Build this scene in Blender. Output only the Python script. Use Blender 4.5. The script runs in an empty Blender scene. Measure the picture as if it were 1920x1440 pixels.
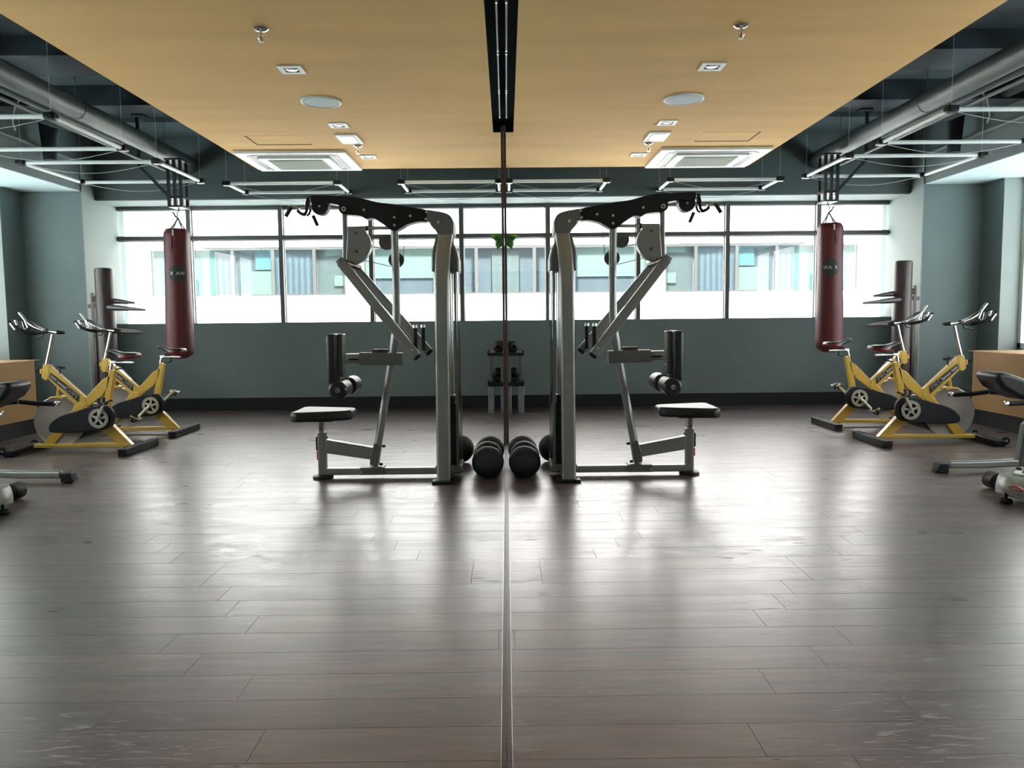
import bpy, bmesh, math, random
from mathutils import Vector, Matrix
random.seed(7)
C = bpy.context.scene.collection
SC = bpy.context.scene
PI = math.pi

# ------------------------------------------------------------------ camera
F = 1450.0
PITCH = math.atan(120 / F)
ROLL = math.radians(0.55)
YAW = math.radians(0.38)
EYE = Vector((0.0105, 0.0, 1.2))
ROT = (Matrix.Rotation(-YAW, 4, 'Z') @ Matrix.Rotation(PI / 2 - PITCH, 4, 'X') @ Matrix.Rotation(-ROLL, 4, 'Z'))
cd = bpy.data.cameras.new('camera')
cam = bpy.data.objects.new('camera', cd)
C.objects.link(cam)
cam.matrix_world = Matrix.Translation(EYE) @ ROT
cd.sensor_fit = 'HORIZONTAL'
cd.sensor_width = 36.0
cd.lens = 36.0 * F / 1920.0
cd.clip_start = 0.002
cd.clip_end = 300
SC.camera = cam

def ray(px, py):
    return (ROT.to_3x3() @ Vector(((px - 960) / F, -(py - 720) / F, -1.0)))
def at(px, py, Y):
    d = ray(px, py); return EYE + d * ((Y - EYE.y) / d.y)
def onz(px, py, z):
    d = ray(px, py); return EYE + d * ((z - EYE.z) / d.z)
def onx(px, py, X):
    d = ray(px, py); return EYE + d * ((X - EYE.x) / d.x)

# ------------------------------------------------------------------ materials
def mat(name, col, rough=0.5, metal=0.0, spec=0.5, noise=0.0, nscale=8.0, bump=0.0, bscale=200.0, coat=0.0, stretch=(1, 1, 1), emit=None):
    m = bpy.data.materials.new(name); m.use_nodes = True
    nt = m.node_tree; b = nt.nodes['Principled BSDF']
    b.inputs['Base Color'].default_value = (*col, 1)
    b.inputs['Roughness'].default_value = rough
    b.inputs['Metallic'].default_value = metal
    b.inputs['Specular IOR Level'].default_value = spec
    b.inputs['Coat Weight'].default_value = coat
    tc = nt.nodes.new('ShaderNodeTexCoord')
    mp = nt.nodes.new('ShaderNodeMapping'); mp.inputs['Scale'].default_value = stretch
    nt.links.new(tc.outputs['Object'], mp.inputs['Vector'])
    if noise > 0:
        n = nt.nodes.new('ShaderNodeTexNoise'); n.inputs['Scale'].default_value = nscale; n.inputs['Detail'].default_value = 6
        nt.links.new(mp.outputs[0], n.inputs['Vector'])
        r = nt.nodes.new('ShaderNodeValToRGB')
        lo = tuple(c * (1 - noise) for c in col); hi = tuple(min(1, c * (1 + noise)) for c in col)
        r.color_ramp.elements[0].position = 0.3; r.color_ramp.elements[1].position = 0.7
        r.color_ramp.elements[0].color = (*lo, 1); r.color_ramp.elements[1].color = (*hi, 1)
        nt.links.new(n.outputs['Fac'], r.inputs['Fac']); nt.links.new(r.outputs[0], b.inputs['Base Color'])
    if bump > 0:
        n = nt.nodes.new('ShaderNodeTexNoise'); n.inputs['Scale'].default_value = bscale; n.inputs['Detail'].default_value = 4
        nt.links.new(mp.outputs[0], n.inputs['Vector'])
        bp = nt.nodes.new('ShaderNodeBump'); bp.inputs['Strength'].default_value = bump; bp.inputs['Distance'].default_value = 0.004
        nt.links.new(n.outputs['Fac'], bp.inputs['Height']); nt.links.new(bp.outputs[0], b.inputs['Normal'])
    if emit:
        b.inputs['Emission Color'].default_value = (*emit[0], 1); b.inputs['Emission Strength'].default_value = emit[1]
    return m

def glass_mat(name, tint, gloss=0.12, rough=0.0):
    m = bpy.data.materials.new(name); m.use_nodes = True
    nt = m.node_tree; nt.nodes.clear()
    o = nt.nodes.new('ShaderNodeOutputMaterial'); mx = nt.nodes.new('ShaderNodeMixShader')
    t = nt.nodes.new('ShaderNodeBsdfTransparent'); g = nt.nodes.new('ShaderNodeBsdfGlossy')
    n = nt.nodes.new('ShaderNodeTexNoise'); n.inputs['Scale'].default_value = 3
    rr = nt.nodes.new('ShaderNodeMapRange'); rr.inputs['To Min'].default_value = rough; rr.inputs['To Max'].default_value = rough + 0.02
    nt.links.new(n.outputs['Fac'], rr.inputs['Value']); nt.links.new(rr.outputs[0], g.inputs['Roughness'])
    t.inputs['Color'].default_value = (*tint, 1)
    g.inputs['Color'].default_value = (.9, .95, .95, 1)
    mx.inputs[0].default_value = gloss
    nt.links.new(t.outputs[0], mx.inputs[1]); nt.links.new(g.outputs[0], mx.inputs[2]); nt.links.new(mx.outputs[0], o.inputs[0])
    return m

M = {}
M['wall'] = mat('teal_grey_paint', (.135, .182, .182), .75, noise=.05, nscale=3, bump=.15, bscale=120)
M['wall_pale'] = mat('pale_grey_paint', (.24, .275, .26), .75, noise=.04, nscale=2)  # for window-lit faces: the light is put into a paler colour
M['yellow_wall'] = mat('ochre_wall_paint', (.37, .215, .077), .6, noise=.06, nscale=3)
M['panel'] = mat('ochre_ceiling_paint', (.82, .485, .165), .85, noise=.07, nscale=1.3, stretch=(.6, 2.5, 1))
M['black_ceiling'] = mat('dark_slab_paint', (.020, .034, .043), .8, noise=.2, nscale=4)
M['slab_grey'] = mat('bare_slab', (.085, .12, .13), .85, noise=.15, nscale=3)
M['beam'] = mat('beam_paint', (.16, .20, .20), .75, noise=.06, nscale=2)
M['dark_beam'] = mat('dark_beam_paint', (.085, .115, .115), .75, noise=.08, nscale=2)
M['base'] = mat('dark_skirting', (.012, .014, .016), .6, noise=.1, spec=.25)
M['frame'] = mat('window_frame_aluminium', (.08, .08, .085), .45, metal=.2, noise=.05)
M['frame_side'] = mat('window_mullion_pale', (.62, .66, .62), .5, noise=.04)
M['pane'] = glass_mat('window_pane', (1.0, .99, .985), .05)
M['steel_paint'] = mat('silver_grey_paint', (.28, .295, .285), .33, metal=.5, noise=.04, bump=.05, bscale=500)
M['steel_dark'] = mat('pewter_grey_paint', (.14, .15, .142), .4, metal=.4, noise=.04)
M['black'] = mat('black_plastic', (  .010, .012, .013), .42, spec=.3, noise=.1)
M['black_soft'] = mat('black_vinyl', (.011, .013, .015), .42, noise=.1, bump=.1, bscale=300)
M['rubber'] = mat('black_rubber', (.012, .015, .018), .62, spec=.3, noise=.15, bump=.15, bscale=250)
M['chrome'] = mat('chrome', (.82, .84, .84), .12, metal=1.0, noise=.03)
M['alu'] = mat('satin_aluminium', (.72, .73, .7), .3, metal=.8, noise=.04)
M['cable'] = mat('steel_cable', (.08, .08, .08), .5, noise=.1)
M['wire'] = mat('pale_wire', (.55, .57, .55), .5, noise=.1)
M['tubelamp'] = mat('white_lamp_tube', (.86, .90, .88), .35, noise=.02, emit=((.85, 1.0, .97), .04))
M['white'] = mat('white_plastic', (.82, .83, .78), .45, noise=.03)
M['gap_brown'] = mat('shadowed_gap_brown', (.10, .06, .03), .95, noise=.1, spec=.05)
M['matte_black'] = mat('matte_black', (.012, .016, .018), .95, noise=.05, spec=.05)
M['dull_tube'] = mat('dull_grey_tube', (.30, .32, .32), .45, noise=.05)
M['grille'] = mat('grey_grille', (.42, .44, .36), .6, noise=.05)
M['speaker_mesh'] = mat('speaker_mesh', (.46, .52, .54), .6, noise=.05, bump=.3, bscale=400)
M['duct'] = mat('duct_paint', (.075, .092, .09), .5, metal=.2, noise=.1, nscale=5)
M['yellow'] = mat('yellow_bike_paint', (.66, .43, .06), .35, noise=.04, coat=.3)
M['fly'] = mat('flywheel_steel', (.40, .385, .35), .38, metal=.75, noise=.06)
M['red_vinyl'] = mat('dark_red_vinyl', (.20, .022, .03), .35, noise=.15, nscale=12)
M['bag'] = mat('oxblood_leather', (.105, .013, .018), .48, noise=.18, nscale=9, bump=.3, bscale=35, stretch=(1, 1, .6))
M['bag_dark'] = mat('dark_badge', (.02, .035, .032), .5, noise=.1)
M['wood_dark'] = mat('dark_stained_wood', (.048, .035, .035), .38, noise=.35, nscale=14, stretch=(6, 6, .6))
M['brown_trim'] = mat('brown_wood_edge', (.05, .028, .022), .4, noise=.4, nscale=12, stretch=(5, 5, .6))
M['leaf'] = mat('green_leaf', (.10, .30, .05), .5, noise=.35, nscale=14)
M['red'] = mat('red_plastic', (.45, .02, .02), .4, noise=.05)
M['brass'] = mat('worn_chainring', (.62, .60, .52), .35, metal=.5, noise=.06)
M['decal'] = mat('black_decal', (.022, .024, .026), .4, noise=.1)
M['decal_grey'] = mat('grey_decal_letters', (.24, .25, .22), .5, noise=.1)
M['decal_white'] = mat('white_letters', (.7, .7, .66), .5, noise=.05)
M['cover_grey'] = mat('grey_green_shell', (.30, .34, .31), .4, noise=.05)
M['shield'] = glass_mat('tinted_acrylic_shield', (.55, .50, .46), .30, .03)
M['facade'] = mat('white_facade', (.86, .84, .82), .8, noise=.03)
M['ground'] = mat('pale_paving', (.42, .52, .55), .9, noise=.08)

# mirror
def mirror_material():
    m = bpy.data.materials.new('mirror_silver'); m.use_nodes = True
    nt = m.node_tree; b = nt.nodes['Principled BSDF']
    b.inputs['Base Color'].default_value = (.945, .965, .945, 1)
    b.inputs['Metallic'].default_value = 1; b.inputs['Roughness'].default_value = 0.0
    n = nt.nodes.new('ShaderNodeTexNoise'); n.inputs['Scale'].default_value = .9
    r = nt.nodes.new('ShaderNodeMapRange'); r.inputs['To Min'].default_value = 0; r.inputs['To Max'].default_value = .003
    nt.links.new(n.outputs['Fac'], r.inputs['Value']); nt.links.new(r.outputs[0], b.inputs['Roughness'])
    return m
M['mirror'] = mirror_material()

# floor: dark laminate with per-plank tone, grain and worn patches
def floor_material():
    m = bpy.data.materials.new('dark_laminate'); m.use_nodes = True
    nt = m.node_tree; b = nt.nodes['Principled BSDF']; L = nt.links.new
    at_ = nt.nodes.new('ShaderNodeAttribute'); at_.attribute_name = 'tone'
    tc = nt.nodes.new('ShaderNodeTexCoord')
    mp = nt.nodes.new('ShaderNodeMapping'); mp.inputs['Scale'].default_value = (1.1, 14, 1)
    L(tc.outputs['Object'], mp.inputs[0])
    off = nt.nodes.new('ShaderNodeVectorMath'); off.operation = 'MULTIPLY_ADD'
    L(at_.outputs['Vector'], off.inputs[0]); off.inputs[1].default_value = (31, 17, 9); L(mp.outputs[0], off.inputs[2])
    n1 = nt.nodes.new('ShaderNodeTexNoise'); n1.inputs['Scale'].default_value = 2.2; n1.inputs['Detail'].default_value = 8; n1.inputs['Roughness'].default_value = .65
    L(off.outputs[0], n1.inputs['Vector'])
    ramp = nt.nodes.new('ShaderNodeValToRGB')
    ramp.color_ramp.elements[0].position = .3; ramp.color_ramp.elements[0].color = (.036, .029, .028, 1)
    ramp.color_ramp.elements[1].position = .72; ramp.color_ramp.elements[1].color = (.135, .082, .070, 1)
    L(n1.outputs['Fac'], ramp.inputs['Fac'])
    mulr = nt.nodes.new('ShaderNodeMix'); mulr.data_type = 'RGBA'; mulr.blend_type = 'MULTIPLY'; mulr.inputs[0].default_value = 1
    tr = nt.nodes.new('ShaderNodeMapRange'); tr.inputs['To Min'].default_value = .40; tr.inputs['To Max'].default_value = 1.6
    L(at_.outputs['Fac'], tr.inputs['Value'])
    L(ramp.outputs[0], mulr.inputs[6]); L(tr.outputs[0], mulr.inputs[7])
    # greyish cloudy patches
    n2 = nt.nodes.new('ShaderNodeTexNoise'); n2.inputs['Scale'].default_value = 1.6; n2.inputs['Detail'].default_value = 5
    L(off.outputs[0], n2.inputs['Vector'])
    mp2 = nt.nodes.new('ShaderNodeMapping'); mp2.inputs['Scale'].default_value = (1.4, 5, 1); L(tc.outputs['Object'], mp2.inputs[0])
    L(mp2.outputs[0], n2.inputs['Vector'])
    r2 = nt.nodes.new('ShaderNodeMapRange'); r2.inputs['From Min'].default_value = .45; r2.inputs['From Max'].default_value = .75; r2.inputs['To Max'].default_value = .8
    L(n2.outputs['Fac'], r2.inputs['Value'])
    mg = nt.nodes.new('ShaderNodeMix'); mg.data_type = 'RGBA'; L(r2.outputs[0], mg.inputs[0]); L(mulr.outputs[2], mg.inputs[6]); mg.inputs[7].default_value = (.040, .041, .048, 1)
    # worn flecks
    mp3 = nt.nodes.new('ShaderNodeMapping'); mp3.inputs['Scale'].default_value = (7, 42, 1); L(tc.outputs['Object'], mp3.inputs[0])
    n3 = nt.nodes.new('ShaderNodeTexNoise'); n3.inputs['Scale'].default_value = 1.5; n3.inputs['Detail'].default_value = 8; n3.inputs['Roughness'].default_value = .7
    L(mp3.outputs[0], n3.inputs['Vector'])
    r3 = nt.nodes.new('ShaderNodeMapRange'); r3.inputs['From Min'].default_value = .57; r3.inputs['From Max'].default_value = .64
    L(n3.outputs['Fac'], r3.inputs['Value'])
    n4 = nt.nodes.new('ShaderNodeTexNoise'); n4.inputs['Scale'].default_value = 1.1; L(tc.outputs['Object'], n4.inputs['Vector'])
    r4 = nt.nodes.new('ShaderNodeMapRange'); r4.inputs['From Min'].default_value = .44; r4.inputs['From Max'].default_value = .58
    L(n4.outputs['Fac'], r4.inputs['Value'])
    fl = nt.nodes.new('ShaderNodeMath'); fl.operation = 'MULTIPLY'; L(r3.outputs[0], fl.inputs[0]); L(r4.outputs[0], fl.inputs[1])
    fm = nt.nodes.new('ShaderNodeMix'); fm.data_type = 'RGBA'; L(fl.outputs[0], fm.inputs[0]); L(mg.outputs[2], fm.inputs[6]); fm.inputs[7].default_value = (.16, .15, .145, 1)
    L(fm.outputs[2], b.inputs['Base Color'])
    # roughness
    rr = nt.nodes.new('ShaderNodeMapRange'); rr.inputs['From Min'].default_value = .3; rr.inputs['From Max'].default_value = .7
    rr.inputs['To Min'].default_value = .26; rr.inputs['To Max'].default_value = .34
    L(n2.outputs['Fac'], rr.inputs['Value'])
    rt = nt.nodes.new('ShaderNodeMath'); rt.operation = 'MULTIPLY_ADD'; rt.inputs[1].default_value = .02; L(at_.outputs['Fac'], rt.inputs[0]); L(rr.outputs[0], rt.inputs[2])
    ra = nt.nodes.new('ShaderNodeMath'); ra.operation = 'MULTIPLY_ADD'; ra.inputs[1].default_value = .30
    L(fl.outputs[0], ra.inputs[0]); L(rt.outputs[0], ra.inputs[2]); L(ra.outputs[0], b.inputs['Roughness'])
    b.inputs['Coat Weight'].default_value = .36; b.inputs['Coat Roughness'].default_value = .56; b.inputs['Coat IOR'].default_value = 1.5
    b.inputs['Specular IOR Level'].default_value = 1.0; b.inputs['Specular Tint'].default_value = (1, .945, .945, 1)
    bp = nt.nodes.new('ShaderNodeBump'); bp.inputs['Strength'].default_value = .10; bp.inputs['Distance'].default_value = .002
    L(n1.outputs['Fac'], bp.inputs['Height']); L(bp.outputs[0], b.inputs['Normal'])
    bp2 = nt.nodes.new('ShaderNodeBump'); bp2.inputs['Strength'].default_value = .5; bp2.inputs['Distance'].default_value = .0012
    L(fl.outputs[0], bp2.inputs['Height']); L(bp.outputs[0], bp2.inputs['Normal']); L(bp2.outputs[0], b.inputs['Normal'])
    return m
M['floor'] = floor_material()

# ------------------------------------------------------------------ mesh builder
class MB:
    def __init__(s): s.bm = bmesh.new()
    def _faces(s, vs, fs):
        V = [s.bm.verts.new(v) for v in vs]
        for f in fs:
            try: s.bm.faces.new([V[i] for i in f])
            except ValueError: pass
        return V
    def box(s, x0, x1, y0, y1, z0, z1):
        vs = [(x, y, z) for x in (x0, x1) for y in (y0, y1) for z in (z0, z1)]
        s._faces(vs, [(0, 1, 3, 2), (4, 6, 7, 5), (0, 4, 5, 1), (2, 3, 7, 6), (0, 2, 6, 4), (1, 5, 7, 3)]); return s
    def obox(s, c, size, m):
        hx, hy, hz = size[0] / 2, size[1] / 2, size[2] / 2
        vs = [Vector(c) + m @ Vector((x, y, z)) for x in (-hx, hx) for y in (-hy, hy) for z in (-hz, hz)]
        s._faces(vs, [(0, 1, 3, 2), (4, 6, 7, 5), (0, 4, 5, 1), (2, 3, 7, 6), (0, 2, 6, 4), (1, 5, 7, 3)]); return s
    def sweep(s, pts, prof, up=(0, 1, 0), caps=True, scale=None):
        pts = [Vector(p) for p in pts]; n = len(pts); rings = []
        up = Vector(up)
        for i, p in enumerate(pts):
            if i == 0: t = pts[1] - p
            elif i == n - 1: t = p - pts[i - 1]
            else:
                t = (pts[i + 1] - p).normalized() + (p - pts[i - 1]).normalized()
            t.normalize()
            u = up - t * up.dot(t)
            if u.length < 1e-4: u = Vector((1, 0, 0)) - t * t.x
            u.normalize(); w = t.cross(u)
            k = scale[i] if scale else 1
            mit = 1.0
            if 0 < i < n - 1:
                c = (pts[i + 1] - p).normalized().dot((p - pts[i - 1]).normalized()); mit = 1 / max(.5, math.sqrt((1 + c) / 2))
            rings.append([s.bm.verts.new(p + u * a * k + w * b * k * (mit if abs((pts[min(i+1,n-1)]-pts[max(i-1,0)]).dot(w)) < 1e9 else 1)) for a, b in prof])
        m = len(prof)
        for i in range(n - 1):
            for j in range(m):
                s.bm.faces.new((rings[i][j], rings[i][(j + 1) % m], rings[i + 1][(j + 1) % m], rings[i + 1][j]))
        if caps:
            s.bm.faces.new(rings[0][::-1]); s.bm.faces.new(rings[-1])
        return s
    def tube(s, pts, r, n=14, caps=True, scale=None):
        return s.sweep(pts, [(r * math.cos(2 * PI * k / n), r * math.sin(2 * PI * k / n)) for k in range(n)], (.13, .97, .2), caps, scale)
    def bar(s, pts, a, b, up=(0, 1, 0), rr=0.0):      # a along up, b across
        a /= 2; b /= 2
        if rr <= 0: prof = [(-a, -b), (a, -b), (a, b), (-a, b)]
        else:
            prof = []
            for cx, cy, a0 in ((a - rr, b - rr, 0), (-a + rr, b - rr, 90), (-a + rr, -b + rr, 180), (a - rr, -b + rr, 270)):
                for k in range(4):
                    t = math.radians(a0 + k * 30); prof.append((cx + rr * math.cos(t), cy + rr * math.sin(t)))
        return s.sweep(pts, prof, up)
    def prism(s, pts, d):                              # pts: list of Vector (planar), d: extrusion vector
        d = Vector(d); A = [s.bm.verts.new(p) for p in pts]; B = [s.bm.verts.new(Vector(p) + d) for p in pts]
        n = len(pts)
        s.bm.faces.new(A); s.bm.faces.new(B[::-1])
        for i in range(n): s.bm.faces.new((A[i], B[i], B[(i + 1) % n], A[(i + 1) % n]))
        return s
    def disc(s, c, r, d, n=28): 
        c = Vector(c); d = Vector(d); return s.tube([c, c + d], r, n)
    def ring(s, c, axis, r0, r1, t, n=36):            # flat annulus with thickness t along axis
        c = Vector(c); ax = Vector(axis).normalized(); u = ax.orthogonal().normalized(); w = ax.cross(u)
        R = []
        for k in range(n):
            a = 2 * PI * k / n; d = u * math.cos(a) + w * math.sin(a)
            R.append([s.bm.verts.new(c + d * r + ax * h) for r, h in ((r0, -t / 2), (r1, -t / 2), (r1, t / 2), (r0, t / 2))])
        for k in range(n):
            a, b = R[k], R[(k + 1) % n]
            for j in range(4): s.bm.faces.new((a[j], a[(j + 1) % 4], b[(j + 1) % 4], b[j]))
        return s
    def lathe(s, c, prof, axis='Z', n=32):
        c = Vector(c); rings = []
        for r, h in prof:
            row = []
            for k in range(n):
                a = 2 * PI * k / n
                if axis == 'Z': p = (r * math.cos(a), r * math.sin(a), h)
                elif axis == 'Y': p = (r * math.cos(a), h, r * math.sin(a))
                else: p = (h, r * math.cos(a), r * math.sin(a))
                row.append(s.bm.verts.new(c + Vector(p)))
            rings.append(row)
        for i in range(len(rings) - 1):
            for k in range(n):
                s.bm.faces.new((rings[i][k], rings[i][(k + 1) % n], rings[i + 1][(k + 1) % n], rings[i + 1][k]))
        s.bm.faces.new(rings[0][::-1]); s.bm.faces.new(rings[-1]); return s
    def sphere(s, c, r, n=16, sz=(1, 1, 1)):
        m = Matrix.Translation(c) @ Matrix.Diagonal((r * sz[0], r * sz[1], r * sz[2], 1))
        bmesh.ops.create_uvsphere(s.bm, u_segments=n, v_segments=n // 2 + 2, radius=1, matrix=m); return s
    def build(s, name, m, parent=None, bevel=0.0, smooth=True, loc=None, ang=.6, seg=2):
        bm = s.bm
        bmesh.ops.recalc_face_normals(bm, faces=bm.faces[:])
        org = Vector(loc) if loc is not None else (Vector(parent['_o']) if parent is not None else Vector((0, 0, 0)))
        bmesh.ops.translate(bm, verts=bm.verts[:], vec=-org)
        if smooth:
            for f in bm.faces: f.smooth = True
            for e in bm.edges:
                if len(e.link_faces) == 2 and e.calc_face_angle(0) > ang: e.smooth = False
        me = bpy.data.meshes.new(name); bm.to_mesh(me); bm.free()
        me.materials.append(M[m] if isinstance(m, str) else m)
        o = bpy.data.objects.new(name, me); C.objects.link(o)
        if parent is not None: o.parent = parent
        else: o.location = org
        o['_o'] = tuple(org)
        if bevel > 0:
            b = o.modifiers.new('bevel', 'BEVEL'); b.width = bevel; b.segments = seg; b.limit_method = 'ANGLE'; b.angle_limit = .6
            b.harden_normals = False
        return o

def smooth_outline(pts, lim=48, n=4):
    N = len(pts); P = [Vector((p[0], p[1])) for p in pts]; out = []
    def soft(i):
        a = P[i] - P[i - 1]; b = P[(i + 1) % N] - P[i]
        return a.angle(b, 0) < math.radians(lim)
    for i in range(N):
        p1, p2 = P[i], P[(i + 1) % N]
        s1, s2 = soft(i), soft((i + 1) % N)
        out.append(tuple(p1))
        if not (s1 or s2): continue
        p0 = P[i - 1] if s1 else p1 * 2 - p2
        p3 = P[(i + 2) % N] if s2 else p2 * 2 - p1
        for k in range(1, n):
            t = k / n
            q = 0.5 * ((2 * p1) + (p2 - p0) * t + (2 * p0 - 5 * p1 + 4 * p2 - p3) * t * t + (3 * p1 - p0 - 3 * p2 + p3) * t ** 3)
            out.append(tuple(q))
    return out
def struct(o): o['kind'] = 'structure'; return o
def tag(o, label, cat, group=None):
    o['label'] = label; o['category'] = cat
    if group: o['group'] = group
    return o
def thing(name, label, cat, loc, group=None):
    o = bpy.data.objects.new(name, None); C.objects.link(o); o.location = loc; o['_o'] = tuple(loc)
    o.empty_display_size = .1
    return tag(o, label, cat, group)
def kids(o): return [c for c in bpy.data.objects if c.parent == o]
def copy_tree(o, parent=None):
    c = o.copy(); C.objects.link(c)
    if parent is not None: c.parent = parent
    for ch in kids(o): copy_tree(ch, c)
    return c
def bx(x0, x1, y0, y1, z0, z1): return MB().box(x0, x1, y0, y1, z0, z1)
def text_mesh(s, size, depth=.001):
    cu = bpy.data.curves.new('t', 'FONT'); cu.body = s; cu.size = size; cu.extrude = depth; cu.align_x = 'CENTER'; cu.align_y = 'CENTER'
    o = bpy.data.objects.new('t', cu); C.objects.link(o)
    dg = bpy.context.evaluated_depsgraph_get(); dg.update()
    me = bpy.data.meshes.new_from_object(o.evaluated_get(dg))
    bpy.data.objects.remove(o); return me
def text_obj(name, s, size, matname, parent, matrix, depth=.001):
    me = text_mesh(s, size, depth); me.materials.clear(); me.materials.append(M[matname]); me.name = name
    org = Vector(parent['_o'])
    me.transform(Matrix.Translation(-org) @ matrix)
    o = bpy.data.objects.new(name, me); C.objects.link(o); o.parent = parent; o['_o'] = tuple(org); return o

# ------------------------------------------------------------------ room dimensions
PZ = 3.0          # ochre ceiling panel height
BACK = 10.6       # parapet wall face
WIN = 10.8        # window plane
XS = 5.32         # right pillar / beam face
XL = 5.22
SZ = onx(1880, 297, 5.32).z   # side soffit         # low ochre wall face
CZ = 3.62         # dark slab
YB = -4.0         # room behind the camera
END = 7.35        # end of the mirror
XE = at(1403, 317, 9.35).x   # panel right edge

# floor: planks
def build_floor():
    bm = bmesh.new(); lay = bm.loops.layers.float_color.new('tone')
    W = .178; y0 = 2.024; L = 1.24; g = .0009
    joints = {0: (1423, 1393), 1: (1713, 1335), 2: (1443, 1283), 3: (1540, 1237), 4: (1587, 1198), 5: (1427, 1162), 6: (1465, 1132),
              7: (1481, 1105), 8: (1516, 1080), 9: (1012, 1058), 10: (1570, 1035), 11: (1591, 1015), 12: (1614, 997), -1: (1610, 1432)}
    tone = {0: .62, 1: .30, 2: .60, 3: .55, 4: .42}
    k0 = int((YB - y0) / W) - 1; k1 = int((BACK + .1 - y0) / W) + 1
    xr = 6.7
    for k in range(k0, k1 + 1):
        a, b = y0 + k * W, y0 + (k + 1) * W
        a = max(a, YB - .1); b = min(b, BACK + .15)
        if b <= a: continue
        if k in joints:
            xj = onz(*joints[k], 0).x
        else: xj = random.random() * L
        x = xj % L - L
        n = 0
        while x < xr:
            xa, xb = max(x, -.12), min(x + L, xr)
            if xb > xa + .002:
                t = tone.get(k, random.uniform(.25, .75)) if abs(xb - xj) < .01 or xb < xj else random.uniform(.2, .8)
                t2 = random.random(); t3 = random.random()
                vs = [(xa + g, a + g, 0), (xb - g, a + g, 0), (xb - g, b - g, 0), (xa + g, b - g, 0)]
                ws = [(xa, a, -.0025), (xb, a, -.0025), (xb, b, -.0025), (xa, b, -.0025)]
                V = [bm.verts.new(v) for v in vs]; Wv = [bm.verts.new(v) for v in ws]
                fs = [bm.faces.new(V)] + [bm.faces.new((Wv[i], Wv[(i + 1) % 4], V[(i + 1) % 4], V[i])) for i in range(4)]
                for f in fs:
                    for l in f.loops: l[lay] = (t, t2, t3, 1) if False else (t, t, t, 1)
            x += L
    me = bpy.data.meshes.new('floor'); bm.to_mesh(me); bm.free(); me.materials.append(M['floor'])
    o = bpy.data.objects.new('floor', me); C.objects.link(o); struct(o)
build_floor()
struct(bx(-.12, 6.7, YB - .1, BACK + .2, -.30, -.006).build('floor', 'base'))

# back wall, parapet, beam over the window
struct(bx(-.1, 6.75, BACK, WIN + .12, -.1, 1.197).build('wall_back', 'wall'))
struct(bx(.0, XS, BACK - .018, BACK, 0, .17).build('baseboard_back', 'base', bevel=.004))
BZ = at(1200, 366, 10.22).z
struct(bx(-.1, XS, 10.22, BACK + .6, BZ, CZ).build('trim_1', 'dark_beam'))       # beam over windows
struct(bx(-.1, XS, 10.24, WIN + .06, BZ - .012, BZ - .001).build('trim_2', 'wall_pale'))   # soffit lining added pale, window light put into its colour
# teal pillar, side sheet painted paler for the window light on it
struct(bx(XS, 6.6, 9.92, WIN + .2, 0, CZ).build('wall_right', 'wall'))
struct(bx(XS - .012, XS, 9.92, WIN + .05, 0, CZ).build('wall_corner', 'wall_pale'))
struct(bx(XS, 6.05, 9.90, 9.92, 0, .17).build('baseboard_corner', 'base', bevel=.004))
# bay: return wall, window wall on the right
XR = 6.28
struct(bx(6.06, XR + .3, 9.50, 9.92, 0, SZ + .01).build('wall_bay', 'wall'))
# soffit and beam along the right side
struct(bx(XS, XR + .5, YB, 9.92, SZ, CZ).build('trim_3', 'beam'))
# low ochre wall (window ledge) with rounded end
m = MB()
pts = []
y1 = 8.75; rr = .22
for k in range(9):
    a = math.radians(180 - k * 90 / 8 )
    pts.append(Vector((XL + rr + rr * math.cos(a), y1 - rr + rr * math.sin(a), 0)))
pts += [Vector((XR + .2, y1, 0)), Vector((XR + .2, YB, 0)), Vector((XL, YB, 0))]
m.prism([p + Vector((0, 0, .0)) for p in pts], (0, 0, .80))
struct(m.build('wall_ledge', 'yellow_wall', ang=.5))
m = MB(); pb = []
for p in pts:
    q = p.copy()
    pb.append(q)
pp = [Vector((XL - .012, YB, 0)), Vector((XL - .012, y1 - rr, 0))] + [Vector((XL + rr + (rr + .012) * math.cos(math.radians(180 - k * 11.25)), y1 - rr + (rr + .012) * math.sin(math.radians(180 - k * 11.25)), 0)) for k in range(1, 9)] + [Vector((6.0, y1 + .012, 0)), Vector((6.0, YB, 0))]
m.prism(pp, (0, 0, .165)); struct(m.build('baseboard_right', 'base', ang=.5))
struct(bx(XL + .02, XR + .1, YB, y1 - .02, .80, .806).build('trim_4', 'yellow_wall', bevel=.003))   # pale ledge cap
# wall between bay end and ledge
struct(bx(6.06, XR + .3, 8.75, 9.50, 0, .74).build('wall_bay', 'wall'))
M['soffit_white'] = mat('pale_soffit_paint', (.62, .72, .73), .8, noise=.03)
struct(bx(XS + .002, XR + .3, YB, 9.9, SZ - .008, SZ - .001).build('trim_12', 'soffit_white'))  # added soffit sheet, side-window light put into its pale colour
struct(bx(6.065, XR + .02, 9.490, 9.499, 0, SZ - .01).build('trim_13', 'wall_pale'))  # thin sheet on the jamb, painted paler for the light it catches
# other walls
struct(bx(-.25, -.012, YB - .1, BACK + .2, -.1, CZ + .1).build('wall_left', 'wall'))
struct(bx(-.2, 6.9, YB - .15, YB, -.1, CZ).build('wall_front', 'wall'))
struct(bx(XR, XR + .3, YB - .1, -.1, 0, CZ).build('wall_right', 'wall'))
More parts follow.
